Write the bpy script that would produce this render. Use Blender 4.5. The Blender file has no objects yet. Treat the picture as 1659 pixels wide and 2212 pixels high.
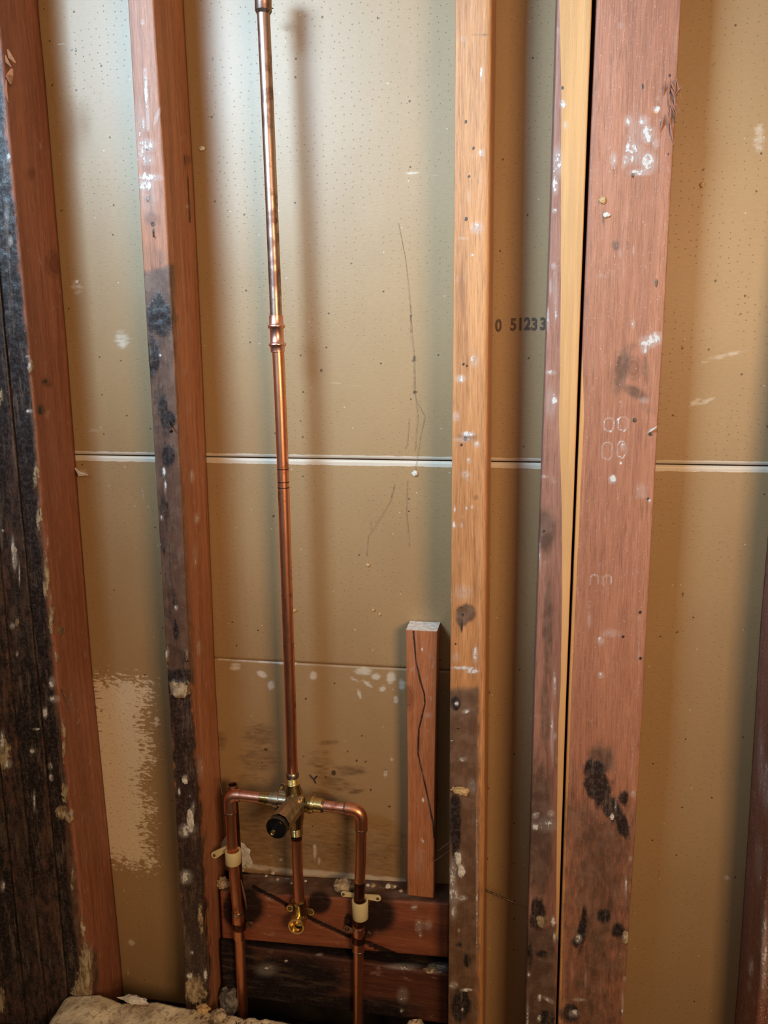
import bpy, math, random
import numpy as np
from mathutils import Vector, Matrix, noise as mn

S = bpy.context.scene
COL = S.collection
random.seed(7)

# ------------------------------------------------------------------ camera
YF = -0.090                      # front plane of the studs (wall board face is Y = 0)
F_PX = 1683.5
CAM = Vector((0.0, -1.066, 1.5))
_p, _y, _r = math.radians(10.483), math.radians(10.437), math.radians(-0.471)
FW = Vector((-math.sin(_y)*math.cos(_p), math.cos(_y)*math.cos(_p), -math.sin(_p)))
RT0 = Vector((math.cos(_y), math.sin(_y), 0)); UP0 = RT0.cross(FW)
RT = RT0*math.cos(_r) + UP0*math.sin(_r)
UP = -RT0*math.sin(_r) + UP0*math.cos(_r)
cd = bpy.data.cameras.new('camera'); cam = bpy.data.objects.new('camera', cd); COL.objects.link(cam)
cd.sensor_fit = 'VERTICAL'; cd.sensor_height = 24.0; cd.lens = 24.0*F_PX/2212.0
cd.clip_start = 0.02
cam.matrix_world = Matrix(((RT.x, UP.x, -FW.x, CAM.x), (RT.y, UP.y, -FW.y, CAM.y), (RT.z, UP.z, -FW.z, CAM.z), (0, 0, 0, 1)))
S.camera = cam

# ------------------------------------------------------------------ world and lights
S.view_settings.view_transform = 'Standard'; S.view_settings.look = 'None'
S.view_settings.gamma = 1.0; S.view_settings.use_curve_mapping = False
S.view_settings.exposure = 0.0
W = bpy.data.worlds.new('world'); S.world = W; W.use_nodes = True
wn = W.node_tree; wn.nodes.clear()
_tc = wn.nodes.new('ShaderNodeTexCoord'); _sx = wn.nodes.new('ShaderNodeSeparateXYZ'); _rp = wn.nodes.new('ShaderNodeValToRGB')
_mr = wn.nodes.new('ShaderNodeMapRange'); _mr.inputs['From Min'].default_value = -1; _mr.inputs['From Max'].default_value = 1
_bg = wn.nodes.new('ShaderNodeBackground'); _wo = wn.nodes.new('ShaderNodeOutputWorld')
wn.links.new(_tc.outputs['Generated'], _sx.inputs[0]); wn.links.new(_sx.outputs['Z'], _mr.inputs['Value'])
wn.links.new(_mr.outputs[0], _rp.inputs[0]); wn.links.new(_rp.outputs[0], _bg.inputs['Color']); wn.links.new(_bg.outputs[0], _wo.inputs[0])
_e = _rp.color_ramp.elements
_e[0].position = 0.30; _e[0].color = (0.035, 0.018, 0.010, 1)
_e[1].position = 0.62; _e[1].color = (0.60, 0.40, 0.23, 1)
_x = _e.new(0.50); _x.color = (0.17, 0.10, 0.055, 1)
_x = _e.new(0.95); _x.color = (0.85, 0.74, 0.60, 1)
_bg.inputs['Strength'].default_value = 0.36

def area(name, loc, target, size, size_y, power, col, spread=180):
    l = bpy.data.lights.new(name, 'AREA'); l.shape = 'RECTANGLE'; l.size = size; l.size_y = size_y
    l.energy = power; l.color = col; l.spread = math.radians(spread)
    o = bpy.data.objects.new(name, l); COL.objects.link(o); o.location = loc
    o.rotation_euler = (Vector(target)-Vector(loc)).to_track_quat('-Z', 'Y').to_euler()
    return o
area('window_light', (-1.05, -1.55, 2.50), (-0.22, 0.0, 1.755), 0.70, 0.55, 5.6, (0.50, 0.76, 1.0), 42)
area('warm_side_light', (0.82, -1.80, 1.80), (-0.04, 0.0, 1.40), 0.50, 0.50, 10.4, (1.0, 0.65, 0.35), 120)  # warm unseen lamp off to the right, well below ceiling height

# ------------------------------------------------------------------ helpers
def P(u, v, Y):
    d = RT*((u-829.5)/F_PX) - UP*((v-1106)/F_PX) + FW
    return CAM + d*((Y-CAM.y)/d.y)

_RT, _UP, _FW, _C = (np.array(a) for a in (RT, UP, FW, CAM))
def px(V):
    q = V - _C; w = q @ _FW
    return 829.5 + F_PX*(q @ _RT)/w, 1106 - F_PX*(q @ _UP)/w

def tag(o, label=None, cat=None, group=None, kind=None):
    if label: o['label'] = label
    if cat: o['category'] = cat
    if group: o['group'] = group
    if kind: o['kind'] = kind
    return o

def empty(name, loc):
    o = bpy.data.objects.new(name, None); COL.objects.link(o); o.location = loc
    o.empty_display_size = 0.05
    return o

def mk(name, V, Fs, mat, parent=None, smooth=True, origin=None, attrs=None):
    """link verts (world coordinates) and faces as one mesh object"""
    V = np.asarray(V, dtype=float)
    if origin is None: origin = V.mean(axis=0)
    origin = np.array(origin, dtype=float)
    me = bpy.data.meshes.new(name)
    me.from_pydata((V-origin).tolist(), [], [tuple(f) for f in Fs])
    me.materials.append(mat)
    if smooth: me.polygons.foreach_set('use_smooth', [True]*len(me.polygons))
    if attrs:
        for k, a in attrs.items():
            at = me.attributes.new(k, 'FLOAT_COLOR', 'POINT')
            b = np.ones((len(V), 4)); b[:, :3] = a
            at.data.foreach_set('color', b.ravel())
    me.update()
    o = bpy.data.objects.new(name, me); COL.objects.link(o)
    if parent is not None:
        o.parent = parent
        o.location = Vector(origin) - world_loc(parent)
    else:
        o.location = origin
    return o

def world_loc(o):
    l = Vector(o.location)
    while o.parent is not None:
        o = o.parent; l = l + Vector(o.location)
    return l

# --- smooth value noise on numpy arrays
def vnoise(p, seed=0):
    p = np.asarray(p, dtype=float)
    i = np.floor(p).astype(np.int64); f = p-i; f = f*f*(3-2*f)
    def h(a, b, c):
        n = (a*374761393 + b*668265263 + c*2147483647 + seed*144665) & 0xffffffff
        n = ((n ^ (n >> 13))*1274126177) & 0xffffffff
        return ((n ^ (n >> 16)) & 0xffff)/65535.0
    r = 0
    for dx in (0, 1):
        for dy in (0, 1):
            for dz in (0, 1):
                w = (f[:, 0] if dx else 1-f[:, 0])*(f[:, 1] if dy else 1-f[:, 1])*(f[:, 2] if dz else 1-f[:, 2])
                r = r + w*h(i[:, 0]+dx, i[:, 1]+dy, i[:, 2]+dz)
    return r*2-1

def fbm(p, seed=0, o=3):
    r = 0; a = 1.0; p = np.array(p, dtype=float)
    for k in range(o):
        r = r + a*vnoise(p, seed+k*17); p = p*2.03+3.1; a *= 0.5
    return r/1.75

# --- marks: stains that sit on the surface. value 0.5 is the edge of the stain.
CH = {'T': 0, 'W': 1, 'M': 2, 'G': 3, 'O': 4, 'K': 5}
def blob_val(u, v, b):
    if b[1] == 'poly':
        pts = np.array(b[2], float); fe = b[3]; st = b[4] if len(b) > 4 else 1
        d2 = np.full(len(u), 1e12); ins = np.zeros(len(u), bool)
        n = len(pts)
        for i in range(n):
            a = pts[i]; c = pts[(i+1) % n]; e = c-a
            wx = u-a[0]; wy = v-a[1]
            t = np.clip((wx*e[0]+wy*e[1])/(e @ e+1e-9), 0, 1)
            d2 = np.minimum(d2, (wx-t*e[0])**2+(wy-t*e[1])**2)
            if a[1] != c[1]:
                cr = ((a[1] > v) != (c[1] > v)) & (u < (c[0]-a[0])*(v-a[1])/(c[1]-a[1])+a[0])
                ins ^= cr
        sd = np.sqrt(d2)*np.where(ins, 1, -1)
        return np.clip(0.5+sd/fe*0.5, 0, 1)*st
    if b[1] == 'line':                      # (ch,'line',[(u,v)..],halfwidth)
        pts = b[2]; hw = b[3]; st = b[4] if len(b) > 4 else 1
        d = np.full(len(u), 1e9)
        for i in range(len(pts)-1):
            a = np.array(pts[i], float); e = np.array(pts[i+1], float)-a
            wx = u-a[0]; wy = v-a[1]
            t = np.clip((wx*e[0]+wy*e[1])/(e @ e+1e-9), 0, 1)
            d = np.minimum(d, np.hypot(wx-t*e[0], wy-t*e[1]))
        return np.clip(1.5-d/hw, 0, 1)*st
    ch, cx, cy, rx, ry = b[:5]
    ang = math.radians(b[5]) if len(b) > 5 else 0; st = b[6] if len(b) > 6 else 1
    du = u-cx; dv = v-cy; c, s = math.cos(ang), math.sin(ang)
    d = np.hypot((du*c+dv*s)/rx, (-du*s+dv*c)/ry)
    if ch == 'K': return np.clip(1-d, 0, 1)
    return np.clip(1.5-d, 0, 1)*st

def marks(V, blobs, sel=None):
    M = np.zeros((len(V), 6))
    if not blobs: return M
    u, v = px(V)
    for b in blobs:
        if b[1] in ('poly', 'line'):
            q = np.array(b[2], float); r = b[3]*2+4
            x0, x1, y0, y1 = q[:, 0].min()-r, q[:, 0].max()+r, q[:, 1].min()-r, q[:, 1].max()+r
        else:
            r = max(b[3], b[4])*1.6+2; x0, x1, y0, y1 = b[1]-r, b[1]+r, b[2]-r, b[2]+r
        m = (u > x0) & (u < x1) & (v > y0) & (v < y1)
        if sel is not None: m &= sel
        ix = np.nonzero(m)[0]
        if len(ix) == 0: continue
        val = blob_val(u[ix], v[ix], b); c = CH[b[0]]
        M[ix, c] = np.maximum(M[ix, c], val)
    return M

# ------------------------------------------------------------------ materials
class NT:
    def __init__(s, name):
        s.m = bpy.data.materials.new(name); s.m.use_nodes = True
        s.t = s.m.node_tree; s.t.nodes.clear()
        s.out = s.t.nodes.new('ShaderNodeOutputMaterial'); s.b = s.t.nodes.new('ShaderNodeBsdfPrincipled')
        s.t.links.new(s.b.outputs[0], s.out.inputs[0])
    def n(s, k, **kw):
        nd = s.t.nodes.new('ShaderNode'+k)
        for a, b in kw.items(): setattr(nd, a, b)
        return nd
    def put(s, sock, v):
        if hasattr(v, 'is_output') or isinstance(v, bpy.types.NodeSocket): s.t.links.new(v, sock)
        else: sock.default_value = v
    def math(s, op, a, b=0.0, clamp=False):
        nd = s.n('Math', operation=op, use_clamp=clamp); s.put(nd.inputs[0], a); s.put(nd.inputs[1], b); return nd.outputs[0]
    def noise(s, vec, scale, detail=3, rough=0.55, dist=0.0):
        nd = s.n('TexNoise'); s.put(nd.inputs['Vector'], vec); nd.inputs['Scale'].default_value = scale
        nd.inputs['Detail'].default_value = detail; nd.inputs['Roughness'].default_value = rough
        nd.inputs['Distortion'].default_value = dist
        return nd.outputs['Fac']
    def vor(s, vec, scale, rnd=1.0, out='Distance', dims='3D'):
        nd = s.n('TexVoronoi', voronoi_dimensions=dims); s.put(nd.inputs['Vector'], vec)
        nd.inputs['Scale'].default_value = scale; nd.inputs['Randomness'].default_value = rnd
        return nd.outputs[out]
    def scale(s, vec, sc, off=(0, 0, 0)):
        nd = s.n('Mapping'); s.put(nd.inputs[0], vec); nd.inputs['Scale'].default_value = sc; nd.inputs['Location'].default_value = off
        return nd.outputs[0]
    def step(s, v, lo, hi, a=0.0, b=1.0):
        nd = s.n('MapRange', interpolation_type='SMOOTHSTEP'); s.put(nd.inputs['Value'], v)
        for k, x in (('From Min', lo), ('From Max', hi), ('To Min', a), ('To Max', b)): nd.inputs[k].default_value = x
        return nd.outputs[0]
    def mix(s, f, a, b):
        nd = s.n('Mix', data_type='RGBA'); s.put(nd.inputs[0], f)
        s.put(nd.inputs[6], a if not isinstance(a, tuple) else (*a, 1) if len(a) == 3 else a)
        s.put(nd.inputs[7], b if not isinstance(b, tuple) else (*b, 1) if len(b) == 3 else b)
        return nd.outputs[2]
    def fmix(s, f, a, b):
        nd = s.n('Mix', data_type='FLOAT'); s.put(nd.inputs[0], f); s.put(nd.inputs[2], a); s.put(nd.inputs[3], b); return nd.outputs[0]
    def bump(s, h, st=0.3, dist=0.001, normal=None):
        nd = s.n('Bump'); s.put(nd.inputs['Height'], h); nd.inputs['Strength'].default_value = st; nd.inputs['Distance'].default_value = dist
        if normal is not None: s.t.links.new(normal, nd.inputs['Normal'])
        return nd.outputs[0]
    def attr(s, name):
        nd = s.n('Attribute', attribute_name=name); sp = s.n('SeparateColor'); s.t.links.new(nd.outputs['Color'], sp.inputs[0])
        return sp.outputs
    def done(s, col, rough, normal=None, metal=0.0, spec=0.5):
        s.put(s.b.inputs['Base Color'], (*col, 1) if isinstance(col, tuple) and len(col) == 3 else col)
        s.put(s.b.inputs['Roughness'], rough); s.put(s.b.inputs['Metallic'], metal)
        s.b.inputs['Specular IOR Level'].default_value = spec
        if normal is not None: s.t.links.new(normal, s.b.inputs['Normal'])
        return s.m

def srgb(r, g, b):
    f = lambda c: ((c/255+0.055)/1.055)**2.4 if c > 10 else c/255/12.92
    return (f(r), f(g), f(b))

def wood(name, c1, c2, tar=0.0, grime=0.0, fleck=0.66, rough=0.5, axis='z', bare=(0.72, 0.36, 0.12), off=0.0, tamp=1.0):
    s = NT(name); tc = s.n('TexCoord').outputs['Object']
    g = {'z': (150, 150, 4.5), 'x': (4.5, 150, 150)}[axis]; h = {'z': (30, 30, 3), 'x': (3, 30, 30)}[axis]
    vg = s.scale(tc, g, (off, off*2, off*.7)); vh = s.scale(tc, h, (off*3, off, off)); 
    A = s.attr('mark_a'); B = s.attr('mark_b')
    gr = s.noise(vg, 1.0, 5, 0.62); big = s.noise(vh, 1.0, 3, 0.5, 0.3)
    fine = s.noise(tc, 260, 4, 0.6); mid = s.noise(tc, 45, 4, 0.6); ragged = s.noise(s.scale(tc, {'z': (150, 150, 45), 'x': (45, 150, 150)}[axis]), 1.0, 5, 0.65)
    col = s.mix(s.step(s.math('ADD', s.math('MULTIPLY', gr, 0.55), s.math('MULTIPLY', big, 0.45)), 0.36, 0.64), c1, c2)
    hair = s.step(gr, 0.36, 0.28)
    col = s.mix(s.math('MULTIPLY', hair, 0.45), col, tuple(c*0.45 for c in c1))
    fiber = s.noise(s.scale(tc, {'z': (620, 620, 34), 'x': (34, 620, 620)}[axis], (off, 1, off)), 1.0, 4, 0.7)
    col = s.mix(s.step(fiber, 0.52, 0.30, 0, 0.55), col, tuple(c*0.42 for c in c1))
    col = s.mix(s.step(fiber, 0.54, 0.74, 0, 0.42), col, tuple(min(1, c*1.5+.05) for c in c2))
    # dusty pale scuffing
    col = s.mix(s.step(s.math('MULTIPLY', ragged, s.step(mid, .35, .75)), 0.34, 0.62, 0, 0.35), col, (0.55, 0.42, 0.34))
    # knot rings
    kn = s.math('SINE', s.math('MULTIPLY', s.math('ADD', B[2], s.math('MULTIPLY', big, 0.5)), 17.0))
    col = s.mix(s.math('MULTIPLY', s.step(B[2], 0.0, 0.5), s.step(kn, -1, 1, 0.30, 0.62)), col, tuple(c*0.38 for c in c1))
    col = s.mix(s.step(B[2], 0.55, 0.75), col, tuple(c*0.8 for c in c1))
    # bare clean saw face
    ob = s.step(s.math('ADD', B[1], s.math('MULTIPLY', s.math('SUBTRACT', mid, 0.5), 0.1)), 0.42, 0.58)
    col = s.mix(ob, col, s.mix(s.step(gr, .35, .65), bare, tuple(c*0.82 for c in bare)))
    # grime
    gm = s.step(s.math('ADD', s.math('ADD', B[0], grime), s.math('MULTIPLY', s.math('SUBTRACT', ragged, 0.5), 0.7)), 0.25, 0.75)
    col = s.mix(s.math('MULTIPLY', gm, 0.85), col, s.mix(s.step(mid, .4, .65), (0.070, 0.042, 0.030), (0.15, 0.098, 0.072)))
    tn = s.math('ADD', s.math('ADD', A[0], tar), s.math('ADD', s.math('MULTIPLY', s.math('SUBTRACT', ragged, 0.5), 1.0*tamp), s.math('MULTIPLY', s.math('SUBTRACT', mid, 0.5), 0.8*tamp)))
    tm = s.step(tn, 0.28, 0.74)
    col = s.mix(s.math('MULTIPLY', tm, 0.93), col, s.mix(s.step(fine, .4, .75), (0.009, 0.008, 0.010), (0.062*tamp, 0.050*tamp, 0.050*tamp)))
    worn = s.noise(s.scale(tc, {'z': (95, 95, 13), 'x': (13, 95, 95)}[axis], (off, off, 7)), 1.0, 7, 0.78)
    col = s.mix(s.math('MULTIPLY', s.math('MULTIPLY', tm, s.step(worn, .50, .66)), 0.55*tamp), col, (0.24, 0.17, 0.13))
    # mortar
    m2 = s.noise(s.scale(tc, {'z': (1, 1, .5), 'x': (.5, 1, 1)}[axis]), 190, 5, 0.7)
    mm = s.math('MULTIPLY', s.step(s.math('ADD', A[2], s.math('MULTIPLY', s.math('SUBTRACT', m2, 0.5), 2.4)), 0.55, 0.75), s.step(A[2], 0.02, 0.2))
    col = s.mix(mm, col, s.mix(s.step(ragged, .38, .62), (0.17, 0.115, 0.060), (0.50, 0.39, 0.25)))
    # white chalk, plaster smears
    wm = s.step(s.math('ADD', A[1], s.math('ADD', s.math('MULTIPLY', s.math('SUBTRACT', ragged, 0.5), 2.6), s.math('MULTIPLY', s.math('SUBTRACT', fine, 0.5), 1.6))), 0.70, 1.15)
    wsoft = s.step(A[1], 0.1, 1.0, 0, 0.26)
    col = s.mix(s.math('MAXIMUM', s.math('MULTIPLY', wm, s.step(A[1], 0.02, 0.3)), wsoft), col, (0.72, 0.70, 0.68))
    fl = s.noise(s.scale(tc, {'z': (900, 900, 430), 'x': (430, 900, 900)}[axis], (off, 3, 1)), 1.0, 2, 0.5)
    col = s.mix(s.math('MULTIPLY', s.step(fl, fleck+.03, fleck+0.13), 0.6), col, (0.75, 0.66, 0.58))
    ro = s.fmix(tm, s.fmix(ob, rough, 0.6), 0.38 if tamp > .9 else 0.9); ro = s.fmix(wm, ro, 0.9)
    hgt = s.math('ADD', s.math('ADD', s.math('MULTIPLY', gr, 0.5), s.math('MULTIPLY', fiber, 0.7)), s.math('ADD', s.math('MULTIPLY', fine, 0.35), s.math('MULTIPLY', s.math('ADD', wm, mm), 0.8)))
    hgt = s.math('ADD', hgt, s.math('MULTIPLY', tm, s.math('MULTIPLY', mid, 1.6*tamp)))
    mat_ = s.done(col, ro, s.bump(hgt, 0.55, 0.0011))
    s.put(s.b.inputs['Specular IOR Level'], s.fmix(tm, 0.5, 0.5 if tamp > .9 else 0.08))
    return mat_

def drywall(name, seam_z=None, dots=True, off=0.0, base1=(0.355, 0.220, 0.104), base2=(0.405, 0.258, 0.124)):
    s = NT(name); geo = s.n('NewGeometry').outputs['Position']; tc = geo
    A = s.attr('mark_a'); B = s.attr('mark_b')
    sp = s.n('SeparateXYZ'); s.t.links.new(tc, sp.inputs[0])
    big = s.noise(s.scale(tc, (6, 6, 3)), 1.0, 3); fib = s.noise(s.scale(tc, (120, 120, 500)), 1.0, 3); fine = s.noise(tc, 500, 3)
    mid = s.noise(tc, 40, 4, 0.6); hz = s.noise(s.scale(tc, (55, 55, 190)), 1.0, 5, 0.65)
    col = s.mix(s.step(s.math('ADD', s.math('MULTIPLY', big, .6), s.math('MULTIPLY', fib, .4)), .35, .65), base1, base2)
    hgt = s.math('ADD', s.math('MULTIPLY', fib, 0.25), s.math('MULTIPLY', fine, 0.2))
    cb = s.n('CombineXYZ'); s.t.links.new(sp.outputs['X'], cb.inputs[0]); s.t.links.new(sp.outputs['Z'], cb.inputs[1])
    v2 = cb.outputs[0]
    if dots:
        d = s.vor(s.scale(v2, (1, 1.25, 1)), 80, 0.55, dims='2D'); dm = s.step(d, 0.085, 0.035)
        gate = s.step(s.noise(tc, 11, 3), 0.36, 0.55)
        dm = s.math('MULTIPLY', dm, gate)
        col = s.mix(s.math('MULTIPLY', dm, 0.68), col, (0.12, 0.08, 0.045)); hgt = s.math('SUBTRACT', hgt, dm)
    # random specks, dark and light
    nd = s.n('TexVoronoi', voronoi_dimensions='2D'); s.t.links.new(v2, nd.inputs['Vector']); nd.inputs['Scale'].default_value = 26
    pick = s.n('SeparateColor'); s.t.links.new(nd.outputs['Color'], pick.inputs[0])
    dk = s.math('MULTIPLY', s.step(s.math('ADD', nd.outputs['Distance'], s.math('MULTIPLY', s.math('SUBTRACT', fine, .5), .05)), 0.042, 0.022), s.step(pick.outputs[0], 0.80, 0.81))
    col = s.mix(s.math('MULTIPLY', dk, 0.85), col, (0.035, 0.022, 0.014)); hgt = s.math('SUBTRACT', hgt, s.math('MULTIPLY', dk, 2.0))
    nd2 = s.n('TexVoronoi', voronoi_dimensions='2D'); s.t.links.new(s.scale(v2, (1, 1, 1), (3.3, 1.7, 0)), nd2.inputs['Vector']); nd2.inputs['Scale'].default_value = 34
    p2 = s.n('SeparateColor'); s.t.links.new(nd2.outputs['Color'], p2.inputs[0])
    lk = s.math('MULTIPLY', s.step(nd2.outputs['Distance'], 0.042, 0.02), s.step(p2.outputs[1], 0.90, 0.91))
    col = s.mix(s.math('MULTIPLY', lk, 0.7), col, (0.70, 0.58, 0.42))
    # dirt
    gm = s.step(s.math('ADD', B[0], s.math('MULTIPLY', s.math('SUBTRACT', hz, .5), 0.9)), 0.3, 0.85)
    col = s.mix(s.math('MULTIPLY', gm, 0.72), col, (0.12, 0.065, 0.030))
    tm = s.step(s.math('ADD', A[0], s.math('MULTIPLY', s.math('SUBTRACT', s.noise(tc, 220, 3), .5), 1.2)), 0.35, 0.9)
    col = s.mix(s.math('MULTIPLY', tm, 0.85), col, (0.030, 0.017, 0.010))
    # torn paper showing core
    tr = s.step(s.math('ADD', A[2], s.math('ADD', s.math('MULTIPLY', s.math('SUBTRACT', s.noise(s.scale(tc, (95, 95, 230)), 1.0, 6, 0.72), .5), 2.6), s.math('MULTIPLY', s.math('SUBTRACT', hz, .5), 1.2))), 0.47, 0.53)
    tr = s.math('MULTIPLY', tr, s.step(A[2], 0.02, 0.12))
    rg = s.noise(s.scale(tc, (170, 170, 330)), 1.0, 5, 0.7)
    col = s.mix(tr, col, s.mix(s.step(rg, .30, .46), (0.40, 0.26, 0.15), (0.80, 0.65, 0.46)))
    hgt = s.math('ADD', hgt, s.math('MULTIPLY', tr, s.math('MULTIPLY', rg, 3.0)))
    # white scuffs
    wm = s.step(s.math('ADD', A[1], s.math('ADD', s.math('MULTIPLY', s.math('SUBTRACT', hz, .5), 1.1), s.math('MULTIPLY', s.math('SUBTRACT', mid, .5), 0.8))), 0.4, 1.0)
    wm = s.math('MULTIPLY', wm, s.step(A[1], 0.0, 0.3))
    col = s.mix(s.math('MULTIPLY', wm, 0.75), col, (0.70, 0.63, 0.52))
    if seam_z:
        z0, slope, ht = seam_z                 # bare gypsum strip beside the board edge
        line = s.math('ADD', s.math('MULTIPLY', sp.outputs['X'], slope), z0)
        d = s.math('ABSOLUTE', s.math('SUBTRACT', sp.outputs['Z'], line))
        edge = s.math('ADD', d, s.math('MULTIPLY', s.math('SUBTRACT', s.noise(s.scale(tc, (70, 70, 70)), 1.0, 4, .6), .5), 0.0035))
        bm = s.step(edge, ht+0.0004, ht-0.0004)
        col = s.mix(bm, col, (0.66, 0.56, 0.44)); hgt = s.math('SUBTRACT', hgt, s.math('MULTIPLY', bm, 0.5))
    return s.done(col, 0.42, s.bump(hgt, 0.35, 0.0007), spec=0.5)

def metal(name, c1, c2, c3, rough=(0.2, 0.42), dull=0.5, sc=60, met=1.0):
    s = NT(name); tc = s.n('TexCoord').outputs['Object']
    a = s.noise(tc, sc, 4, 0.6); b = s.noise(s.scale(tc, (140, 140, 18)), 1.0, 4, 0.6); c = s.noise(tc, 400, 3)
    col = s.mix(s.step(b, .35, .65), c1, c2)
    m = s.step(a, dull, dull+0.16)
    col = s.mix(m, col, c3)
    r = s.fmix(m, s.step(b, .3, .7, rough[0], rough[0]+0.1), rough[1])
    return s.done(col, r, s.bump(s.math('ADD', c, a), 0.12, 0.0006), met)

def plain(name, c1, c2, rough=0.6, sc=80, bump=0.3, metal_=0.0, dist=0.001):
    s = NT(name); tc = s.n('TexCoord').outputs['Object']
    a = s.noise(tc, sc, 5, 0.65); b = s.noise(tc, sc*5, 3)
    col = s.mix(s.step(a, .38, .62), c1, c2)
    return s.done(col, rough, s.bump(s.math('ADD', a, s.math('MULTIPLY', b, .4)), bump, dist), metal_)

COPPER = metal('bright_copper', (0.95, 0.43, 0.26), (0.80, 0.33, 0.18), (0.42, 0.15, 0.08), (0.30, 0.46), 0.54, 42)
COPPER_OLD = metal('oxidised_copper', (0.55, 0.38, 0.30), (0.40, 0.26, 0.20), (0.24, 0.14, 0.11), (0.34, 0.46), 0.48, 50)
COPPER_DARK = metal('brown_copper', (0.20, 0.08, 0.05), (0.13, 0.05, 0.035), (0.06, 0.028, 0.02), (0.35, 0.5), 0.48)
COPPER_PINK = metal('soldered_copper', (0.95, 0.50, 0.38), (0.82, 0.38, 0.27), (0.50, 0.18, 0.12), (0.32, 0.45), 0.55, 60)
BRASS = metal('brass', (0.52, 0.38, 0.17), (0.38, 0.27, 0.12), (0.16, 0.11, 0.05), (0.20, 0.4), 0.52, 55)
BRASS_BRIGHT = metal('bright_brass', (0.92, 0.72, 0.34), (0.78, 0.57, 0.24), (0.40, 0.27, 0.10), (0.22, 0.35), 0.60, 50)
STEEL = metal('valve_steel', (0.62, 0.53, 0.40), (0.48, 0.40, 0.30), (0.22, 0.17, 0.12), (0.28, 0.42), 0.55, 40)
SOLDER = metal('solder', (0.52, 0.46, 0.40), (0.36, 0.31, 0.27), (0.13, 0.10, 0.09), (0.3, 0.5), 0.48, 200)
BLACKP = plain('black_plastic', (0.006, 0.006, 0.007), (0.010, 0.010, 0.011), 0.16, 30, 0.05)
CREAM = plain('cream_plastic', (0.74, 0.63, 0.36), (0.66, 0.55, 0.29), 0.42, 25, 0.06)
RUST = metal('rusty_nail_steel', (0.24, 0.19, 0.15), (0.16, 0.10, 0.07), (0.10, 0.045, 0.02), (0.4, 0.6), 0.5, 200)
MORTAR = plain('mortar', (0.26, 0.185, 0.11), (0.60, 0.48, 0.33), 0.9, 70, 0.8, dist=0.003)
PLASTER = plain('white_plaster', (0.55, 0.50, 0.43), (0.80, 0.76, 0.70), 0.9, 90, 0.7, dist=0.002)
GLUE = plain('amber_mortar', (0.42, 0.25, 0.09), (0.66, 0.46, 0.22), 0.65, 90, 0.6, dist=0.002)
INK = plain('stamp_ink', (0.060, 0.035, 0.024), (0.14, 0.09, 0.055), 0.7, 900, 0.1)
MARKER = plain('marker_ink', (0.020, 0.006, 0.012), (0.035, 0.012, 0.015), 0.5, 300, 0.1)
WEB = plain('dusty_cobweb', (0.20, 0.15, 0.10), (0.50, 0.42, 0.32), 0.95, 300, 0.2)
VOID_SHADE = plain('void_shade', (0.014, 0.009, 0.006), (0.026, 0.016, 0.011), 0.9, 40)  # near-black colour stands in for deep shade in the void below the boards

RED1, RED2 = (0.26, 0.090, 0.050), (0.39, 0.145, 0.080)
W_POST = wood('wood_left_studs', (0.13, 0.055, 0.04), (0.21, 0.09, 0.062), tar=0.58, grime=0.55, fleck=0.66)
W_S1 = wood('wood_left_corner_stud', RED1, RED2, off=2)
W_S2 = wood('wood_second_stud', (0.32, 0.118, 0.058), (0.47, 0.190, 0.095), off=5)
W_S3 = wood('wood_orange_stud', (0.46, 0.20, 0.075), (0.64, 0.30, 0.115), off=9, fleck=0.70)
W_P4 = wood('wood_two_tone_stud', (0.27, 0.12, 0.085), (0.38, 0.185, 0.13), off=13, bare=(0.72, 0.40, 0.16), fleck=0.66)
W_S5 = wood('wood_wide_stud', (0.37, 0.152, 0.088), (0.49, 0.212, 0.125), off=17, fleck=0.63)
W_S6 = wood('wood_right_stud', (0.20, 0.075, 0.05), (0.28, 0.11, 0.075), off=21, fleck=0.56)
W_BLK = wood('wood_blocking', (0.20, 0.058, 0.028), (0.30, 0.092, 0.042), axis='x', off=25, fleck=0.72, tamp=0.3)
W_BLK2 = wood('wood_lower_blocking', (0.070, 0.020, 0.012), (0.115, 0.036, 0.020), axis='x', off=29, grime=0.12, fleck=0.72, tamp=0.4)  # base colour darkened to hold the shade under the upper board
W_SB = wood('wood_loose_block', (0.36, 0.125, 0.050), (0.48, 0.185, 0.08), off=33, fleck=0.73)
W_END = plain('sawn_end_grain', (0.74, 0.60, 0.48), (0.95, 0.90, 0.84), 0.9, 160, 0.8)

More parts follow.
